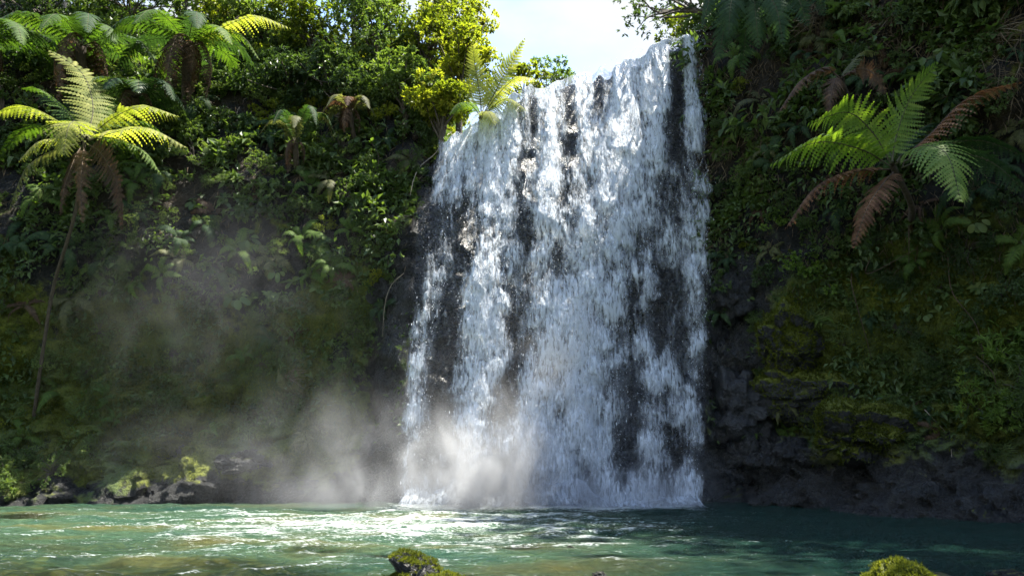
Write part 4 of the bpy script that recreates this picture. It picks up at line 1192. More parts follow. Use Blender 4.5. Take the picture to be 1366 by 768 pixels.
# ------------------------------------------------------------------ plants rooted on the cliff
def plant(key, name, look, cat, px, py, s, group, out=.05, tilt=.55, yaw=None, label=None, dy=0, raise_=0):
    h, n = hit(px, py)
    if h is None: return None
    if abs(n.z) > .97: tilt = .1
    o = put(key, name, h + n * out + Vector((0, dy, raise_)), s, lean_out(n, tilt, yaw))
    note(o, look, cat, px, py, group, label)
    return o
G_SH, G_F, G_B, G_T = 'bushes on the cliffs', 'small ferns on the cliffs', 'broad leaved plants on the cliffs', 'tufts hanging on the cliffs'
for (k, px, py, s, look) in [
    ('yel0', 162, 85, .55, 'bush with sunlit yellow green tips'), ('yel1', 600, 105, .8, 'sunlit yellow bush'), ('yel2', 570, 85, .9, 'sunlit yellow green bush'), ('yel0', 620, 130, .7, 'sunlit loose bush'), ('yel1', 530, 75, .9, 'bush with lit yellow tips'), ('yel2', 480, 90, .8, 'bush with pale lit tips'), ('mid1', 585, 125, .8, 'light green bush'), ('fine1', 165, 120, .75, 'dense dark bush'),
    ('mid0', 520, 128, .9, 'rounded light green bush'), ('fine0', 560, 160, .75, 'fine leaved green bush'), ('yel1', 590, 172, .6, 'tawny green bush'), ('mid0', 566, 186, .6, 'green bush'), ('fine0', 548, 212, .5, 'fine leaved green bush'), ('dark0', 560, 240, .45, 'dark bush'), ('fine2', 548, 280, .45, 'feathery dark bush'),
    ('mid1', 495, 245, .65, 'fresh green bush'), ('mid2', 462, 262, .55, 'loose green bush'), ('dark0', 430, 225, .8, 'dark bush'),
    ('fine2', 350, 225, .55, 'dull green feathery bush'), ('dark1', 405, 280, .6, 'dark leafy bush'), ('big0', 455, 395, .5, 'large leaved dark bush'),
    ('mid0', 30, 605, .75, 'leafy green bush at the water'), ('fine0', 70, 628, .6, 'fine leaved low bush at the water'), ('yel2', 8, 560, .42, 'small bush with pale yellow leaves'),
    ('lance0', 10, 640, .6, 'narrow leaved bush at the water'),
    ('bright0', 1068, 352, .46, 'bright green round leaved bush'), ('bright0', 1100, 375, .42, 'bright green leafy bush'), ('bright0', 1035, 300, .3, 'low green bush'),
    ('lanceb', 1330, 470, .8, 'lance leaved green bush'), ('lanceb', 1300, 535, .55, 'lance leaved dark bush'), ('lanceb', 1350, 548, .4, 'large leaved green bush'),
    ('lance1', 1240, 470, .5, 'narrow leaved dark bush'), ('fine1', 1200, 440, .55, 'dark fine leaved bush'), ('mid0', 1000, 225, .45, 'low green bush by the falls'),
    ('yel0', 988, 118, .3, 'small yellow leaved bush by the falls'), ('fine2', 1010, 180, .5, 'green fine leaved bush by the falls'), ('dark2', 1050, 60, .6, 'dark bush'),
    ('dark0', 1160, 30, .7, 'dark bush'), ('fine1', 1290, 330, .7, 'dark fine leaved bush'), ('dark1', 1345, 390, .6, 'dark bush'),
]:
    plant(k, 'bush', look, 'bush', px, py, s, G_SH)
for (k, px, py, s, look) in [
    ('mid1', 975, 205, .34, 'fresh green bush'), ('big1', 1020, 245, .32, 'round leaved green bush'), ('fine0', 1065, 215, .5, 'fine leaved green bush'), ('mid0', 1080, 285, .42, 'leafy green bush'),
    ('yel1', 1000, 330, .26, 'small yellow green bush'), ('fine0', 1050, 270, .4, 'bright fine leaved bush'), ('mid2', 1110, 330, .4, 'leafy green bush'), ('big1', 1130, 400, .36, 'round leaved green bush'),
    ('yel2', 1065, 395, .3, 'small yellow green bush'), ('mid1', 1180, 480, .36, 'leafy green bush'), ('lance0', 1260, 500, .42, 'lance leaved green bush'), ('mid0', 1310, 600, .34, 'leafy green bush'),
    ('big1', 1220, 590, .26, 'round leaved small bush'), ('lance0', 1362, 520, .7, 'lance leaved green bush'), ('fine0', 1150, 250, .5, 'fine leaved green bush'), ('yel0', 970, 300, .22, 'tiny yellow green bush'),
    ('mid1', 60, 480, .4, 'leafy green bush'), ('fine0', 130, 440, .5, 'fine leaved green bush'), ('mid2', 170, 500, .4, 'leafy green bush'), ('fine0', 230, 470, .4, 'fine leaved green bush'), ('mid0', 120, 600, .4, 'leafy green bush'),
    ('yel1', 430, 300, .4, 'small yellow green bush'), ('mid1', 480, 330, .4, 'fresh green bush'), ('yel2', 500, 365, .35, 'small yellow green bush'), ('mid0', 330, 370, .5, 'leafy green bush')]:
    plant(k, 'bush', look, 'bush', px, py, s, G_SH)
rng = np.random.default_rng(90)
taken = [(c.location.x, c.location.y, c.location.z) for c in COL.objects if c.get('category') == 'bush']
def fill(n, x0, x1, y0, y1, keys, smin, smax, looks, cat, name, group, gap):
    made = 0
    for _ in range(n * 14):
        if made >= n: break
        px, py = rng.uniform(x0, x1), rng.uniform(y0, y1)
        h, nn = hit(px, py)
        if h is None or h.z < 1.6 or (-3.6 < h.x < 5.4 and h.y > 19 and py > 190 - max(0, (px - 585)) * .35): continue
        if h.y > 45: continue
        if any((h.x - a) ** 2 + (h.y - b_) ** 2 + (h.z - c_) ** 2 < gap ** 2 for a, b_, c_ in taken): continue
        j = rng.integers(len(keys))
        taken.append(tuple(h)); made += 1
        plant(keys[j], name, looks[j % len(looks)], cat, px, py, rng.uniform(smin, smax) * (1 + max(0, h.y - 22) * .05), group)
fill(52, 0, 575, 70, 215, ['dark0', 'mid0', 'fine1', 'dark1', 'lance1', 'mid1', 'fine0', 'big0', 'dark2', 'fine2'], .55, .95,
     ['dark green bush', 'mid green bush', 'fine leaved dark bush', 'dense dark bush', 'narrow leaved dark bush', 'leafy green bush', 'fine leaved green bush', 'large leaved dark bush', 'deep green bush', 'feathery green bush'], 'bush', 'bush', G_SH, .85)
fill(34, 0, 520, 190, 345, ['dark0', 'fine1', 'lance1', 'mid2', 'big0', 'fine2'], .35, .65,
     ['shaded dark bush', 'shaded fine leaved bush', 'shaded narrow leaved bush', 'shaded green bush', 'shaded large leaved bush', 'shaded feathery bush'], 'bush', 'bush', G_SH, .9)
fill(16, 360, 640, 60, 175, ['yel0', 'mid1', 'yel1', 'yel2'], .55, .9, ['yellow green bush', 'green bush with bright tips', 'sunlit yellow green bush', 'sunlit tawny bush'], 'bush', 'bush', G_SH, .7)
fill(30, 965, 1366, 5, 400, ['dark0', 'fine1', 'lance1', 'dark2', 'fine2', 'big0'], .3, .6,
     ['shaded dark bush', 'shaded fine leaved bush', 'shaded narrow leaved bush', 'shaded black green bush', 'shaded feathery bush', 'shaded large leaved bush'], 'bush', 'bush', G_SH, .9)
fill(26, 0, 520, 300, 540, ['fine1', 'mid2', 'fine2', 'fine0'], .25, .45, ['low dark bush', 'low green bush', 'low feathery bush', 'low fine leaved bush'], 'bush', 'bush', G_SH, 1.0)
fill(24, 1000, 1366, 330, 610, ['lance0', 'fine1', 'mid0', 'lance2'], .25, .45, ['low lance leaved bush', 'low dark bush', 'low green bush', 'low narrow leaved bush'], 'bush', 'bush', G_SH, .9)

for (k, px, py, s, look) in [
    ('sfern0', 318, 335, .85, 'bright green fern'), ('sferno', 362, 340, .75, 'yellowish fern with tan tips'), ('sfernd0', 240, 320, .7, 'dusky fern'),
    ('sfernd1', 272, 300, .7, 'grey green fern'), ('sferno', 235, 345, .6, 'olive fern'), ('sfern1', 80, 535, .8, 'green fern arching down'),
    ('sferno', 385, 522, .6, 'thin olive fern'), ('sfernd0', 455, 165, .8, 'dark fern'), ('sfernd1', 210, 235, .8, 'dark fern'), ('sfernb', 285, 285, .7, 'withered brown fern'),
    ('sfern1', 470, 310, .5, 'small yellow green fern'), ('sfernb', 458, 372, .5, 'withered red brown fern'), ('sfernd0', 330, 180, .9, 'dark fern'),
    ('sfern0', 1005, 262, .6, 'green fern hanging'), ('sfernd1', 1030, 215, .7, 'dark fern hanging'), ('sfern1', 1190, 548, .5, 'green fern'),
    ('sfernd0', 1235, 560, .45, 'dark fern'), ('sfernd1', 1060, 110, .7, 'dark fern'), ('sfernb', 1095, 60, .8, 'withered brown fern'), ('sfernb', 1180, 95, .7, 'withered fern'),
    ('sfernd0', 1300, 255, .8, 'dark fern'), ('sfernd1', 265, 145, 1.1, 'dark fern drooping'), ('sfernd0', 95, 150, 1.0, 'dark fern drooping'), ('sfern1', 30, 585, .6, 'green fern'),
    ('sfernd0', 985, 170, .6, 'dark fern'), ('sfern0', 1290, 440, .5, 'green fern'), ('sfernd1', 420, 335, .6, 'dusky fern'), ('sferno', 545, 215, .6, 'olive fern'),
    ('sfernd1', 30, 330, .8, 'dusky fern'), ('sfernd0', 140, 345, .6, 'dusky fern'), ('sfern0', 150, 560, .4, 'tiny green fern'), ('sfernd0', 185, 285, .7, 'dusky fern'),
]:
    plant(k, 'fern', look, 'fern', px, py, s, G_F, tilt=.75)
FK = ['sfern0', 'sfernd0', 'sfern1', 'sferno', 'sfernd1', 'sfernb']
FL = ['green fern', 'dusky fern', 'light green fern', 'olive fern', 'grey green fern', 'withered brown fern']
FERNFILL = [(26, 0, 560, 150, 420, .35, 1.0), (9, 0, 520, 420, 600, .3, .6), (28, 960, 1366, 40, 420, .45, .85), (18, 1000, 1366, 420, 620, .3, .55)]
BK = ['taro0', 'broad0', 'taro1', 'broad1']; BL = ['plant with round pale leaves', 'fresh broad leaved plant', 'plant with round dark leaves', 'dark broad leaved plant']
BROADFILL = [(16, 140, 560, 150, 420, .5, .9), (16, 965, 1366, 150, 560, .35, .6)]
for (k, px, py, s, look) in [
    ('taro0', 278, 200, .95, 'plant with big round pale leaves'), ('taro0', 392, 200, 1.0, 'plant with big heart shaped leaves'), ('taro1', 330, 165, .9, 'plant with big dark leaves'),
    ('broad0', 392, 378, 1.0, 'glossy broad leaved plant'), ('broad0', 425, 385, .75, 'broad leaved plant'), ('broad1', 360, 395, .7, 'dark broad leaved plant'),
    ('taro1', 480, 190, .8, 'plant with round dark leaves'), ('broad0', 505, 265, .6, 'fresh broad leaved plant'), ('broad1', 300, 265, .6, 'dusky broad leaved plant'),
    ('broad0', 1040, 345, .5, 'fresh broad leaved plant'), ('taro0', 1105, 385, .5, 'plant with round leaves'), ('broad1', 1160, 425, .6, 'dark broad leaved plant'),
    ('broad1', 1195, 530, .5, 'long leaved plant'), ('taro1', 1010, 290, .5, 'plant with small round leaves'), ('broad0', 975, 265, .4, 'wet broad leaved plant'),
    ('strap0', 125, 45, 1.2, 'strap leaved plant with bright upright blades'), ('strap0', 290, 60, 1.1, 'strap leaved plant with lit blades'), ('broad0', 325, 125, .7, 'plant with hanging yellow leaves'),
    ('broad1', 215, 200, .8, 'dark broad leaved plant'),
]:
    plant(k, 'broad_leaved_plant', look, 'plant', px, py, s, G_B, tilt=.6)
for (k, px, py, s, look, tl) in [
    ('dry0', 400, 238, .8, 'cluster of dry brown leaves', .8), ('dry0', 462, 375, .55, 'hanging tuft of dry reddish leaves', .9), ('dry0', 338, 245, .6, 'cluster of curled tan leaves', .8),
    ('rootmat', 1250, 55, 1.0, 'tangle of dry grey roots', .9), ('rootmat', 1310, 70, .9, 'tangle of dry pale stems', .9), ('rootmat', 1190, 40, .9, 'tangle of dead brown stems', .9),
    ('drytuft', 1330, 40, .8, 'tuft of dry grass blades', .9), ('drytuft', 1090, 25, .7, 'tuft of dead leaves', .9), ('rootmat', 1135, 75, .8, 'mat of hanging brown roots', .9), ('rootmat', 1345, 120, .8, 'mat of hanging grey roots', .9),
    ('tussock', 1085, 425, .8, 'grass tuft hanging over the moss', .9), ('tussock', 1120, 440, .7, 'pale grass tuft hanging over the moss', .9), ('tussock', 1050, 425, .6, 'yellowish grass tuft', .9), ('tussock', 1150, 500, .6, 'small grass tuft', .9),
    ('tussock', 330, 575, .7, 'grey green grass tuft', .8), ('tussock', 290, 590, .6, 'low grass tuft', .8), ('tussock', 1340, 600, .6, 'yellow grass tuft near the water', .9), ('tussock', 530, 300, .7, 'dark grass tuft by the falls', .8),
    ('tussock', 500, 340, .6, 'small grass tuft by the falls', .8), ('drytuft', 390, 500, .4, 'small pale dry tuft', .8), ('drytuft', 470, 150, .8, 'pale withered tuft', .7), ('drytuft', 560, 130, .7, 'tan dry tuft', .7),
    ('drytuft', 1000, 95, .5, 'dry tuft by the falls', .9), ('tussock', 60, 480, .6, 'dark grass tuft', .8),
]:
    plant(k, 'grass_tuft', look, 'grass tuft', px, py, s, G_T, tilt=tl)

for a in FERNFILL: fill(a[0], *a[1:5], FK, a[5], a[6], FL, 'fern', 'fern', G_F, .6)
for a in BROADFILL: fill(a[0], *a[1:5], BK, a[5], a[6], BL, 'plant', 'broad_leaved_plant', G_B, .6)

# ------------------------------------------------------------------ vines and dry stems
def stem(name, pts, r, m_, label, cat, group=None):
    """through photograph points; each a fixed distance in front of the cliff there"""
    P_ = []
    for (px, py, o) in pts:
        h, n = hit(px, py)
        if h is None: h, n = at(px, py, 23.0), Vector((0, -1, 0))
        P_.append(np.array(h + n * o))
    D = spline(P_, 30)
    V, F = tube_geo(D, np.linspace(r, r * .5, 30), 6)
    g = Geo(); g.add(V, F)
    tag(link(name, g.mesh(name, True), m_), label, cat, group)
stem('hanging_stem', [(604, 172, .25), (580, 186, .4), (563, 210, .45), (556, 240, .35), (553, 268, .2)], .03, M_PALE, 'thick pale dry stem curving down beside the left edge of the falls', 'vine', 'dry stems and vines')
stem('hanging_stem', [(598, 176, .3), (576, 196, .5), (568, 220, .4), (566, 246, .25)], .022, M_PALE, 'thinner pale stem beside the thick one at the left edge of the falls', 'vine', 'dry stems and vines')
stem('hanging_stem', [(541, 362, .25), (532, 384, .25), (524, 410, .25), (519, 445, .25)], .014, M_PALE, 'pale leaning stick in front of the wet rock left of the falls', 'stick', 'dry stems and vines')
VINES = [([(1140, 360, .3), (1148, 400, .4), (1155, 440, .4), (1158, 478, .2)], 'thin brown stem hanging above the mossy bulge right of the falls'),
    ([(1270, 330, .3), (1285, 390, .4), (1305, 440, .4), (1325, 500, .2)], 'long thin vine slanting down the dark right wall'),
    ([(1210, 280, .3), (1213, 330, .4), (1216, 380, .3)], 'thin vine hanging straight beneath the large right tree fern'),
    ([(1160, 335, .3), (1190, 342, .7), (1225, 330, .3)], 'thin looping vine below the rust brown fronds'),
    ([(460, 95, .6), (462, 130, .6), (470, 160, .4), (468, 185, .3)], 'pale vine hanging under the trees on the left slope'),
    ([(455, 90, .6), (450, 125, .7), (456, 150, .5)], 'short pale vine on the left slope'),
    ([(1310, 470, .3), (1312, 520, .4), (1318, 560, .2)], 'short vine among the lance leaved bushes'),
    ([(1240, 545, .2), (1248, 575, .3), (1262, 600, .2)], 'pale drooping stalk above the dark waterside rocks at right'),
    ([(500, 200, .3), (502, 225, .4), (501, 250, .2)], 'thin hanging root above the fresh green bush left of the falls')]
for pts, lab in VINES:
    stem('vine', pts, .012, M_PALE if 'pale' in lab else M_RACHB, lab, 'vine', 'dry stems and vines')

# ------------------------------------------------------------------ rocks
def mat_rock(name, mossy, wet, yellow=False):
    t = NT(name)
    geo = t.n('ShaderNodeNewGeometry'); tc_ = t.n('ShaderNodeTexCoord').outputs['Object']
    oi = t.n('ShaderNodeObjectInfo')
    n1 = t.noise(tc_, 3.0, 6, .62); n2 = t.noise(tc_, 16, 4, .65)
    rock = t.ramp(n1, [(.3, (.004, .0045, .005)), (.55, (.012, .013, .014)), (.75, (.036, .036, .035))])
    if yellow: rock = t.ramp(n1, [(.3, (.10, .075, .02)), (.55, (.20, .15, .03)), (.75, (.30, .22, .06))])
    mc = t.ramp(n2, [(.25, (.034, .040, .006)), (.5, (.09, .105, .012)), (.8, (.19, .20, .022))])
    up = t.n('ShaderNodeSeparateXYZ', {'Vector': geo.outputs['Normal']}).outputs['Z']
    mk = t.mr(t.math('ADD', up, t.math('MULTIPLY', t.math('SUBTRACT', n1, .5), 1.6)), 1.0 - mossy, 1.25 - mossy)
    b = t.n('ShaderNodeBump', {'Strength': 1.0, 'Distance': .12, 'Height': t.math('ADD', n1, t.math('MULTIPLY', n2, .5))})
    p = t.n('ShaderNodeBsdfPrincipled', {'Base Color': t.mix(mk, rock, mc), 'Roughness': t.math('ADD', t.mr(n1, .3, .7, wet, wet + .2), t.math('MULTIPLY', mk, .5), clamp=True), 'Normal': b})
    return t.surf(p.outputs[0])
M_ROCKW = mat_rock('wet_black_rock', .12, .25)
M_ROCKM = mat_rock('moss_capped_rock', .36, .35)
M_ROCKMM = mat_rock('mossy_rock', .95, .4)
M_ROCKY = mat_rock('submerged_yellow_rock', .0, .6, True)
M_ROCKB = mat_rock('wet_blue_black_rock', .0, .2)
import bmesh
def rock_mesh(seed, squash=(1, 1, .7), sub=5, rough=.35):
    bm = bmesh.new(); bmesh.ops.create_icosphere(bm, subdivisions=sub, radius=1)
    V = np.array([v.co for v in bm.verts])
    fA, eA = facets(V * 1.1 + seed * 3.7, seed, 1.2)
    fB, eB = facets(V * 2.6 + seed, seed + 5, 1.2)
    r = 1 + rough * (.95 * fA + .38 * fB) - .10 * (1 - sstep(0, .12, eA)) - .05 * (1 - sstep(0, .12, eB)) + .16 * fbm(V * 1.3 + seed, 3, seed) + .04 * fbm(V * 7, 3, seed)
    V = V * r[:, None] * np.array(squash)
    for v, c_ in zip(bm.verts, V): v.co = c_
    me_ = bpy.data.meshes.new('rock'); bm.to_mesh(me_); bm.free()
    me_.polygons.foreach_set('use_smooth', np.ones(len(me_.polygons), bool))
    return me_
def on_water(px, py, z=0.0):
    d = ray(px, py)
    return Vector((0, 0, CAM_Z)) + d * ((z - CAM_Z) / d.z)
def rock(px, py, width_px, m_, label, seed, squash=(1, .8, .7), sink=.3, sub=5, z=0.0, cat='rock', group=None, rough=.35, name='rock', rz=None):
    p = on_water(px, py, z)
    s = width_px / F_PX * p.y / 2
    me_ = rock_mesh(seed, squash, sub, rough)
    o = link(name, me_, m_)
    o.location = p + Vector((0, s * squash[1] * .5, -sink * s * squash[2] + 0.0)); o.scale = (s, s, s)
    o.rotation_euler = (0, 0, rz if rz is not None else seed * 1.3)
    tag(o, label, cat, group)
    return o
M_TUFT = M_MOSS
def moss_cap(o, n, seed, zmin=.25, L=.05):
    """short moss growing on the top of a rock, a part of it"""
    me_ = o.data
    V = np.array([v.co for v in me_.vertices]); N_ = np.array([v.normal for v in me_.vertices])
    rng_ = np.random.default_rng(seed)
    w_ = sstep(zmin - .25, zmin + .25, N_[:, 2] + .35 * fbm(V * 2.2, 2, seed))
    i = rng_.choice(len(V), n, p=w_ / w_.sum())
    sc = o.scale[0]
    p = V[i] + rdir(rng_, n) * .02
    g = Geo(); d = unit(N_[i] + rdir(rng_, n) * .8)
    leaf_geo(g, p, d, rdir(rng_, n), L / sc * rng_.uniform(.5, 1.3, n), L * .35 / sc, .2, np.clip(.5 + .35 * fbm(p * 3, 2, seed) + rng_.normal(0, .15, n), 0, 1))
    link('moss', g.mesh('moss'), M_MOSS, o)
GR = 'rocks in the pool'
o = rock(548, 777, 80, M_ROCKW, 'dark angular rock with some moss breaking the water at the bottom centre', 3, (1, .8, .8), .25, group=GR, rz=.4, rough=.5); moss_cap(o, 3500, 1, .55, .04)
o = rock(594, 783, 70, M_ROCKMM, 'low mossy rock touching the dark bottom centre rock on its right', 5, (1, .8, .42), .3, group=GR); moss_cap(o, 5000, 2, .0, .04)
o = rock(1210, 778, 80, M_ROCKMM, 'rounded rock with a thick moss cap at the bottom right', 8, (1, .85, .72), .25, group=GR, rough=.34, rz=.3); moss_cap(o, 7000, 3, .1, .05)
rock(1268, 776, 70, M_ROCKW, 'flat wet brown rock just right of the moss capped one', 11, (1, .7, .25), .4, group=GR)
rock(1352, 770, 50, M_ROCKW, 'wet dark rock cut by the bottom right corner', 12, (1, .7, .35), .3, group=GR)
rock(762, 732, 14, M_ROCKW, 'tiny dark rock poking from the water right of centre', 13, (1, .8, .6), .2, 4, group=GR)
rock(801, 767, 20, M_ROCKW, 'small brown rock at the bottom edge right of the mossy ones', 14, (1, .8, .7), .2, 4, group=GR)
rock(520, 752, 62, M_ROCKY, 'smooth olive rock just under the surface behind the dark mossy rock', 15, (1, .7, .3), 1.45, 4, group=GR, rough=.1)
rock(300, 768, 150, M_ROCKY, 'long yellow submerged rock at the bottom left', 16, (1, .5, .22), 1.45, 5, group=GR, rough=.12, rz=.1)
rock(690, 735, 52, M_ROCKY, 'yellow submerged rock in the middle of the riffle', 17, (1, .6, .25), 1.45, 4, group=GR, rough=.12, rz=.2)
rock(110, 770, 180, M_ROCKY, 'broad tan submerged rock in the bottom left corner', 18, (1, .5, .2), 1.45, 5, group=GR, rough=.12, rz=.1)
rock(420, 742, 80, M_ROCKY, 'olive submerged rock left of the mossy rocks', 19, (1, .5, .22), 1.45, 4, group=GR, rough=.12, rz=.1)
rock(20, 694, 70, M_ROCKY, 'tan submerged shelf by the left bank', 22, (1, .5, .2), 1.45, 4, group=GR, rough=.12, rz=.0)
rock(622, 664, 30, M_ROCKW, 'dark rock standing in the mist at the foot of the falls', 20, (1, .8, 1.1), -.1, 4, group=GR)
rock(585, 662, 16, M_ROCKW, 'small dark rock left of the one in the mist', 21, (1, .8, .8), .1, 4, group=GR)
GB = 'boulders along the waterline'
k = 0
for (px, py, wpx, m_, sq, lab) in [
    (18, 668, 60, M_ROCKM, (1, .7, .5), 'flat dark boulder at the far left waterline'), (70, 664, 55, M_ROCKM, (1, .7, .55), 'moss topped boulder second from the left at the waterline'),
    (103, 660, 50, M_ROCKMM, (1, .7, .5), 'bright mossy boulder at the left waterline'), (140, 664, 46, M_ROCKM, (1, .7, .5), 'wet boulder right of the bright mossy one at left'),
    (172, 661, 44, M_ROCKM, (1, .7, .45), 'small wet boulder on the left waterline below the moss hump'), (205, 660, 40, M_ROCKM, (1, .7, .6), 'black boulder below the yellow moss hump'),
    (245, 660, 60, M_ROCKM, (1, .7, .7), 'tall black boulder right of the yellow moss hump'), (290, 660, 62, M_ROCKM, (1, .7, .55), 'broad black boulder under the grassy ledge'),
    (340, 662, 55, M_ROCKM, (1, .7, .5), 'dark boulder where the mist begins'), (390, 662, 60, M_ROCKW, (1, .7, .6), 'dark boulder in thin mist left of the falls'),
    (440, 661, 50, M_ROCKW, (1, .7, .5), 'dark boulder in thicker mist left of the falls'), (490, 660, 56, M_ROCKW, (1, .7, .7), 'black boulder nearest the left edge of the falls'),
    (965, 666, 66, M_ROCKW, (1, .8, 1.0), 'wet black boulder at the right edge of the falls'), (1005, 670, 74, M_ROCKW, (1, .8, .8), 'smooth blue black boulder right of the falls foot'),
    (1052, 672, 60, M_ROCKW, (1, .8, .6), 'wet boulder with pale sheen on the right waterline'), (1098, 674, 66, M_ROCKM, (1, .8, .55), 'brownish boulder below the mossy bulge'),
    (1140, 677, 60, M_ROCKW, (1, .8, .5), 'low wet boulder below the undercut at right'), (1186, 680, 70, M_ROCKW, (1, .8, .55), 'glistening black boulder under the right undercut'),
    (1240, 684, 76, M_ROCKW, (1, .8, .6), 'black boulder on the right waterline below the tufts'), (1295, 688, 76, M_ROCKM, (1, .8, .6), 'moss tinged boulder near the right edge'),
    (1348, 694, 80, M_ROCKW, (1, .8, .6), 'large black boulder cut by the right edge')]:
    k += 1
    o = rock(px, py, wpx * 1.25, m_, lab, 30 + k, sq, .25, 5, group=GB, name='boulder')
    if m_ is M_ROCKMM: moss_cap(o, 5000, 40 + k, .1, .06)
# blocks of rock a bit up the wall
for (px, py, wpx, m_, sq, lab) in [
    (225, 594, 46, M_ROCKMM, (1, .8, .55), 'hump of bright yellow moss above the left waterline'), (330, 610, 60, M_ROCKW, (1, .8, .5), 'dark block jutting above the left waterline'),
    (240, 604, 22, M_ROCKW, (1, .8, .9), 'grey stone below the yellow moss hump'), (980, 385, 60, M_ROCKW, (1, .8, 1.1), 'blue black rock shoulder at the right edge of the falls'),
    (955, 440, 36, M_ROCKW, (1, .8, 1.3), 'wet rock rib below the blue black shoulder'), (1000, 545, 110, M_ROCKW, (1, .8, 1.1), 'big dark slab right of the falls'), (1075, 520, 150, M_ROCKMM, (1, .6, .62), 'mossy bulge on the wall right of the falls'),
    (1062, 450, 125, M_ROCKMM, (1, .6, .8), 'upper mossy bulge under the hanging grass'), (1060, 600, 60, M_ROCKW, (1, .8, .8), 'wet block under the mossy bulge'),
    (510, 390, 44, M_ROCKW, (1, .8, .9), 'purplish wet rock left of the falls'), (1165, 580, 130, M_ROCKMM, (1, .8, .6), 'moss streaked ledge above the right undercut')]:
    k += 1
    h, n = hit(px, py)
    s = wpx / F_PX * h.y / 2
    o = link('rock_block', rock_mesh(30 + k, sq, 5), m_); o.scale = (s, s, s); o.location = h - n * s * .25; o.rotation_euler = (0, 0, k)
    tag(o, lab, 'rock', 'rock blocks on the walls')
    if m_ is M_ROCKMM: moss_cap(o, 14000, 60 + k, -.5, .08)

# ------------------------------------------------------------------ spray and mist
def spray_drops():
    """droplets flung off the fall: tiny elongated octahedra"""
    rng_ = np.random.default_rng(77); n = 30000
    x = rng_.uniform(-3.6, 5.8, n); u = rng_.random(n)
    y, lip = fall_y(x, x * 0); z = u * lip
    y, _ = fall_y(x, z)
    px, py = project(x, y, z); dn, ed = density(px, py)
    keep = (rng_.random(n) < np.clip(dn - .15, 0, 1) ** 1.3 * (ed > .3)) 
    x, y, z, u = x[keep], y[keep], z[keep], u[keep]; n = len(x)
    y = y - .2 - np.abs(rng_.normal(0, .22, n)) * (1.1 - u)
    x = x + rng_.normal(0, .08, n)
    r = rng_.uniform(.002, .0065, n) * (1 + 1.0 * (rng_.random(n) < .05)); l = r * rng_.uniform(1.2, 5, n)
    c_ = np.stack([x, y, z], 1)
    o6 = np.stack([np.stack([r, 0 * r, 0 * r], 1), np.stack([-r * .5, r * .87, 0 * r], 1), np.stack([-r * .5, -r * .87, 0 * r], 1), np.stack([0 * r, 0 * r, l], 1), np.stack([0 * r, 0 * r, -l], 1)], 1)
    V = (c_[:, None] + o6).reshape(-1, 3)
    b = np.arange(n)[:, None] * 5
    F = np.concatenate([b + np.array(t) for t in ((0, 1, 3), (1, 2, 3), (2, 0, 3), (1, 0, 4), (2, 1, 4), (0, 2, 4))])
    t = NT('spray_water')
    p = t.n('ShaderNodeBsdfPrincipled', {'Base Color': (.85, .88, .92, 1), 'Roughness': .3})
    o = link('spray', mesh_np('spray', V, [F], False), t.surf(p.outputs[0]), waterfall)
    o.matrix_parent_inverse = waterfall.matrix_basis.inverted(); o['kind'] = 'stuff'
spray_drops()

def mat_mist(blobs, scale, dens, thr=(.40, .72), stretch=(1, 1, 1)):
    t = NT('mist_volume')
    pos = t.n('ShaderNodeNewGeometry').outputs['Position']
    tot = None
    for (cx_, cy_, cz_, rx, ry, rz, k_) in blobs:
        v = t.n('ShaderNodeVectorMath', operation='SUBTRACT'); t.set(v, 0, pos); v.inputs[1].default_value = (cx_, cy_, cz_)
        s_ = t.n('ShaderNodeVectorMath', operation='DIVIDE'); t.set(s_, 0, v.outputs[0]); s_.inputs[1].default_value = (rx, ry, rz)
        d_ = t.n('ShaderNodeVectorMath', operation='DOT_PRODUCT'); t.set(d_, 0, s_.outputs[0]); t.set(d_, 1, s_.outputs[0])
        e_ = t.math('MULTIPLY', t.math('EXPONENT', t.math('MULTIPLY', d_.outputs['Value'], -1.6)), k_)
        tot = e_ if tot is None else t.math('ADD', tot, e_)
    rot = t.n('ShaderNodeMapping'); t.set(rot, 'Vector', pos); rot.inputs['Rotation'].default_value = (0, math.radians(38), 0); rot.inputs['Scale'].default_value = stretch
    n_ = t.noise(rot.outputs[0], scale, 5, .58, .6)
    den = t.math('MULTIPLY', t.math('MULTIPLY', t.mr(n_, thr[0], thr[1], .08, 1.0), tot), dens)
    vp = t.n('ShaderNodeVolumePrincipled', {'Color': (.93, .96, 1.0, 1), 'Density': den, 'Anisotropy': .25})
    t.set(t.out, 'Volume', vp.outputs[0])
    return t.m
def mist_box(x0, x1, y0, y1, z0, z1, m_):
    V = [(x, y, z) for x in (x0, x1) for y in (y0, y1) for z in (z0, z1)]
    F = [(0, 1, 3, 2), (4, 6, 7, 5), (0, 4, 5, 1), (2, 3, 7, 6), (0, 2, 6, 4), (1, 5, 7, 3)]
    o = link('mist', mesh_np('mist', V, [F], False), m_)
    return tag(o, None, None, None, 'stuff')
mist_box(-13, 6.2, 15.4, 21.6, .02, 9, mat_mist([
    (-.75, 18.6, .8, 1.4, 1.0, 1.25, 5.0), (-3.0, 18.6, .35, 2.4, 1.0, .6, .8), (1.3, 19.0, .3, 2.2, .8, .85, 2.4), (1.2, 19.0, 2.4, 3.2, .8, 2.2, .28), (-2.6, 18.7, .7, 1.6, .9, 1.2, .9),
    (-4.3, 18.3, 1.3, 2.1, 1.2, 1.4, .24), (3.8, 19.1, .3, 1.6, .6, .8, .7), (-7.6, 18.6, 5.0, 3.2, 1.4, 2.4, .055), (-7.0, 18.5, 1.2, 3.2, 1.4, 1.1, .06)],
    .95, 1.0, (.40, .72), (1.1, 1, .8)))

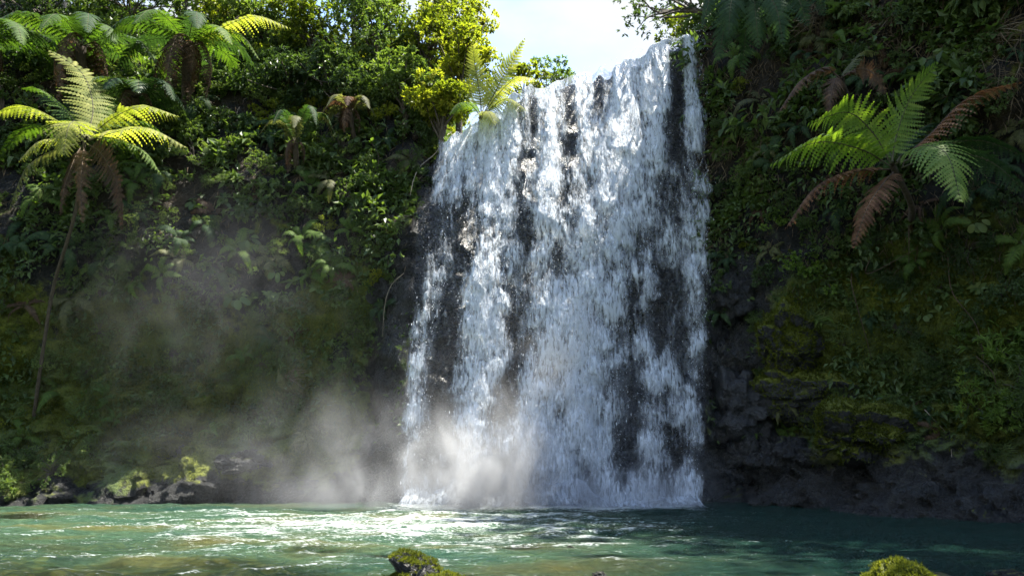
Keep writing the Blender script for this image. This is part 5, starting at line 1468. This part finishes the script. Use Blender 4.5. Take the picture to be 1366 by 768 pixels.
# ------------------------------------------------------------------ labels for the plants
LAND = [('the sunlit left tree fern', 113, 188), ('the thin leaning left trunk', 62, 440), ('the tree fern with the dead skirt', 250, 70), ('the dark tree fern above the sunlit one', 108, 62),
    ('the squat dark tree fern', 180, 128), ('the yellow tree fern at the lip', 643, 153), ('the large right tree fern', 1190, 220), ('the withered right tree fern', 1120, 105), ('the tree fern right of the lip', 1000, 10),
    ('the upright dull tree fern', 395, 200), ('the withered tree fern on a stump', 476, 168), ('the pale dry stems', 570, 215), ('the leaning pale stick', 530, 400), ('the blue black rock shoulder', 980, 385),
    ('the mossy bulge', 1075, 525), ('the upper mossy bulge', 1060, 450), ('the yellow moss hump', 225, 594), ('the purplish wet rock', 510, 390), ('the grassy left ledge', 300, 590), ('the slanting right vine', 1300, 430),
    ('the looping vine', 1190, 342), ('the rounded light green tree', 545, 115), ('the tawny bush over the falls', 590, 135), ('the dark bushy tree', 450, 110), ('the far left waterline boulder', 18, 668), ('the moss streaked ledge', 1160, 590),
    ('the brown frond at right', 1300, 130), ('the glossy broad leaved plant', 392, 378), ('the bright green fern', 318, 335), ('the big round pale leaves', 278, 200), ('the left tree fern crown brown frond', 160, 290)]
used = {}
for (o, look, px, py) in ITEMS:
    best = sorted((math.hypot(px - lx, (py - ly) * 1.1), i) for i, (l, lx, ly) in enumerate(LAND))
    opts = []
    for dist, i in best[:3]:
        l, lx, ly = LAND[i]
        if any(w_ in l for w_ in ()) or dist < 4: continue
        dx, dy = px - lx, py - ly
        far_ = 'close ' if dist < 32 else 'just ' if dist < 62 else 'well ' if dist > 120 else ''
        if abs(dx) > 1.8 * abs(dy): rel = 'right of' if dx > 0 else 'left of'
        elif abs(dy) > 1.8 * abs(dx): rel = 'below' if dy > 0 else 'above'
        else: rel = ('below' if dy > 0 else 'above') + (' and right of' if dx > 0 else ' and left of')
        far_ = {'close ': 'close ', 'just ': 'just ', 'well ': 'well '}.get(far_, '')
        opts.append(f'{look} {far_}{rel} {l}')
    opts = [s_ for s_ in opts if len(s_.split()) <= 15] or [' '.join(s_.split()[-15:]) for s_ in opts]
    lab = next((s_ for s_ in opts if s_ not in used), None)
    if lab is None:
        lab = next(s_ for s_ in (f'{a} {opts[0]}' for a in ('another', 'small', 'broad', 'sparse', 'further', 'ragged', 'drooping')) if s_ not in used)
    used[lab] = 1
    o['label'] = lab
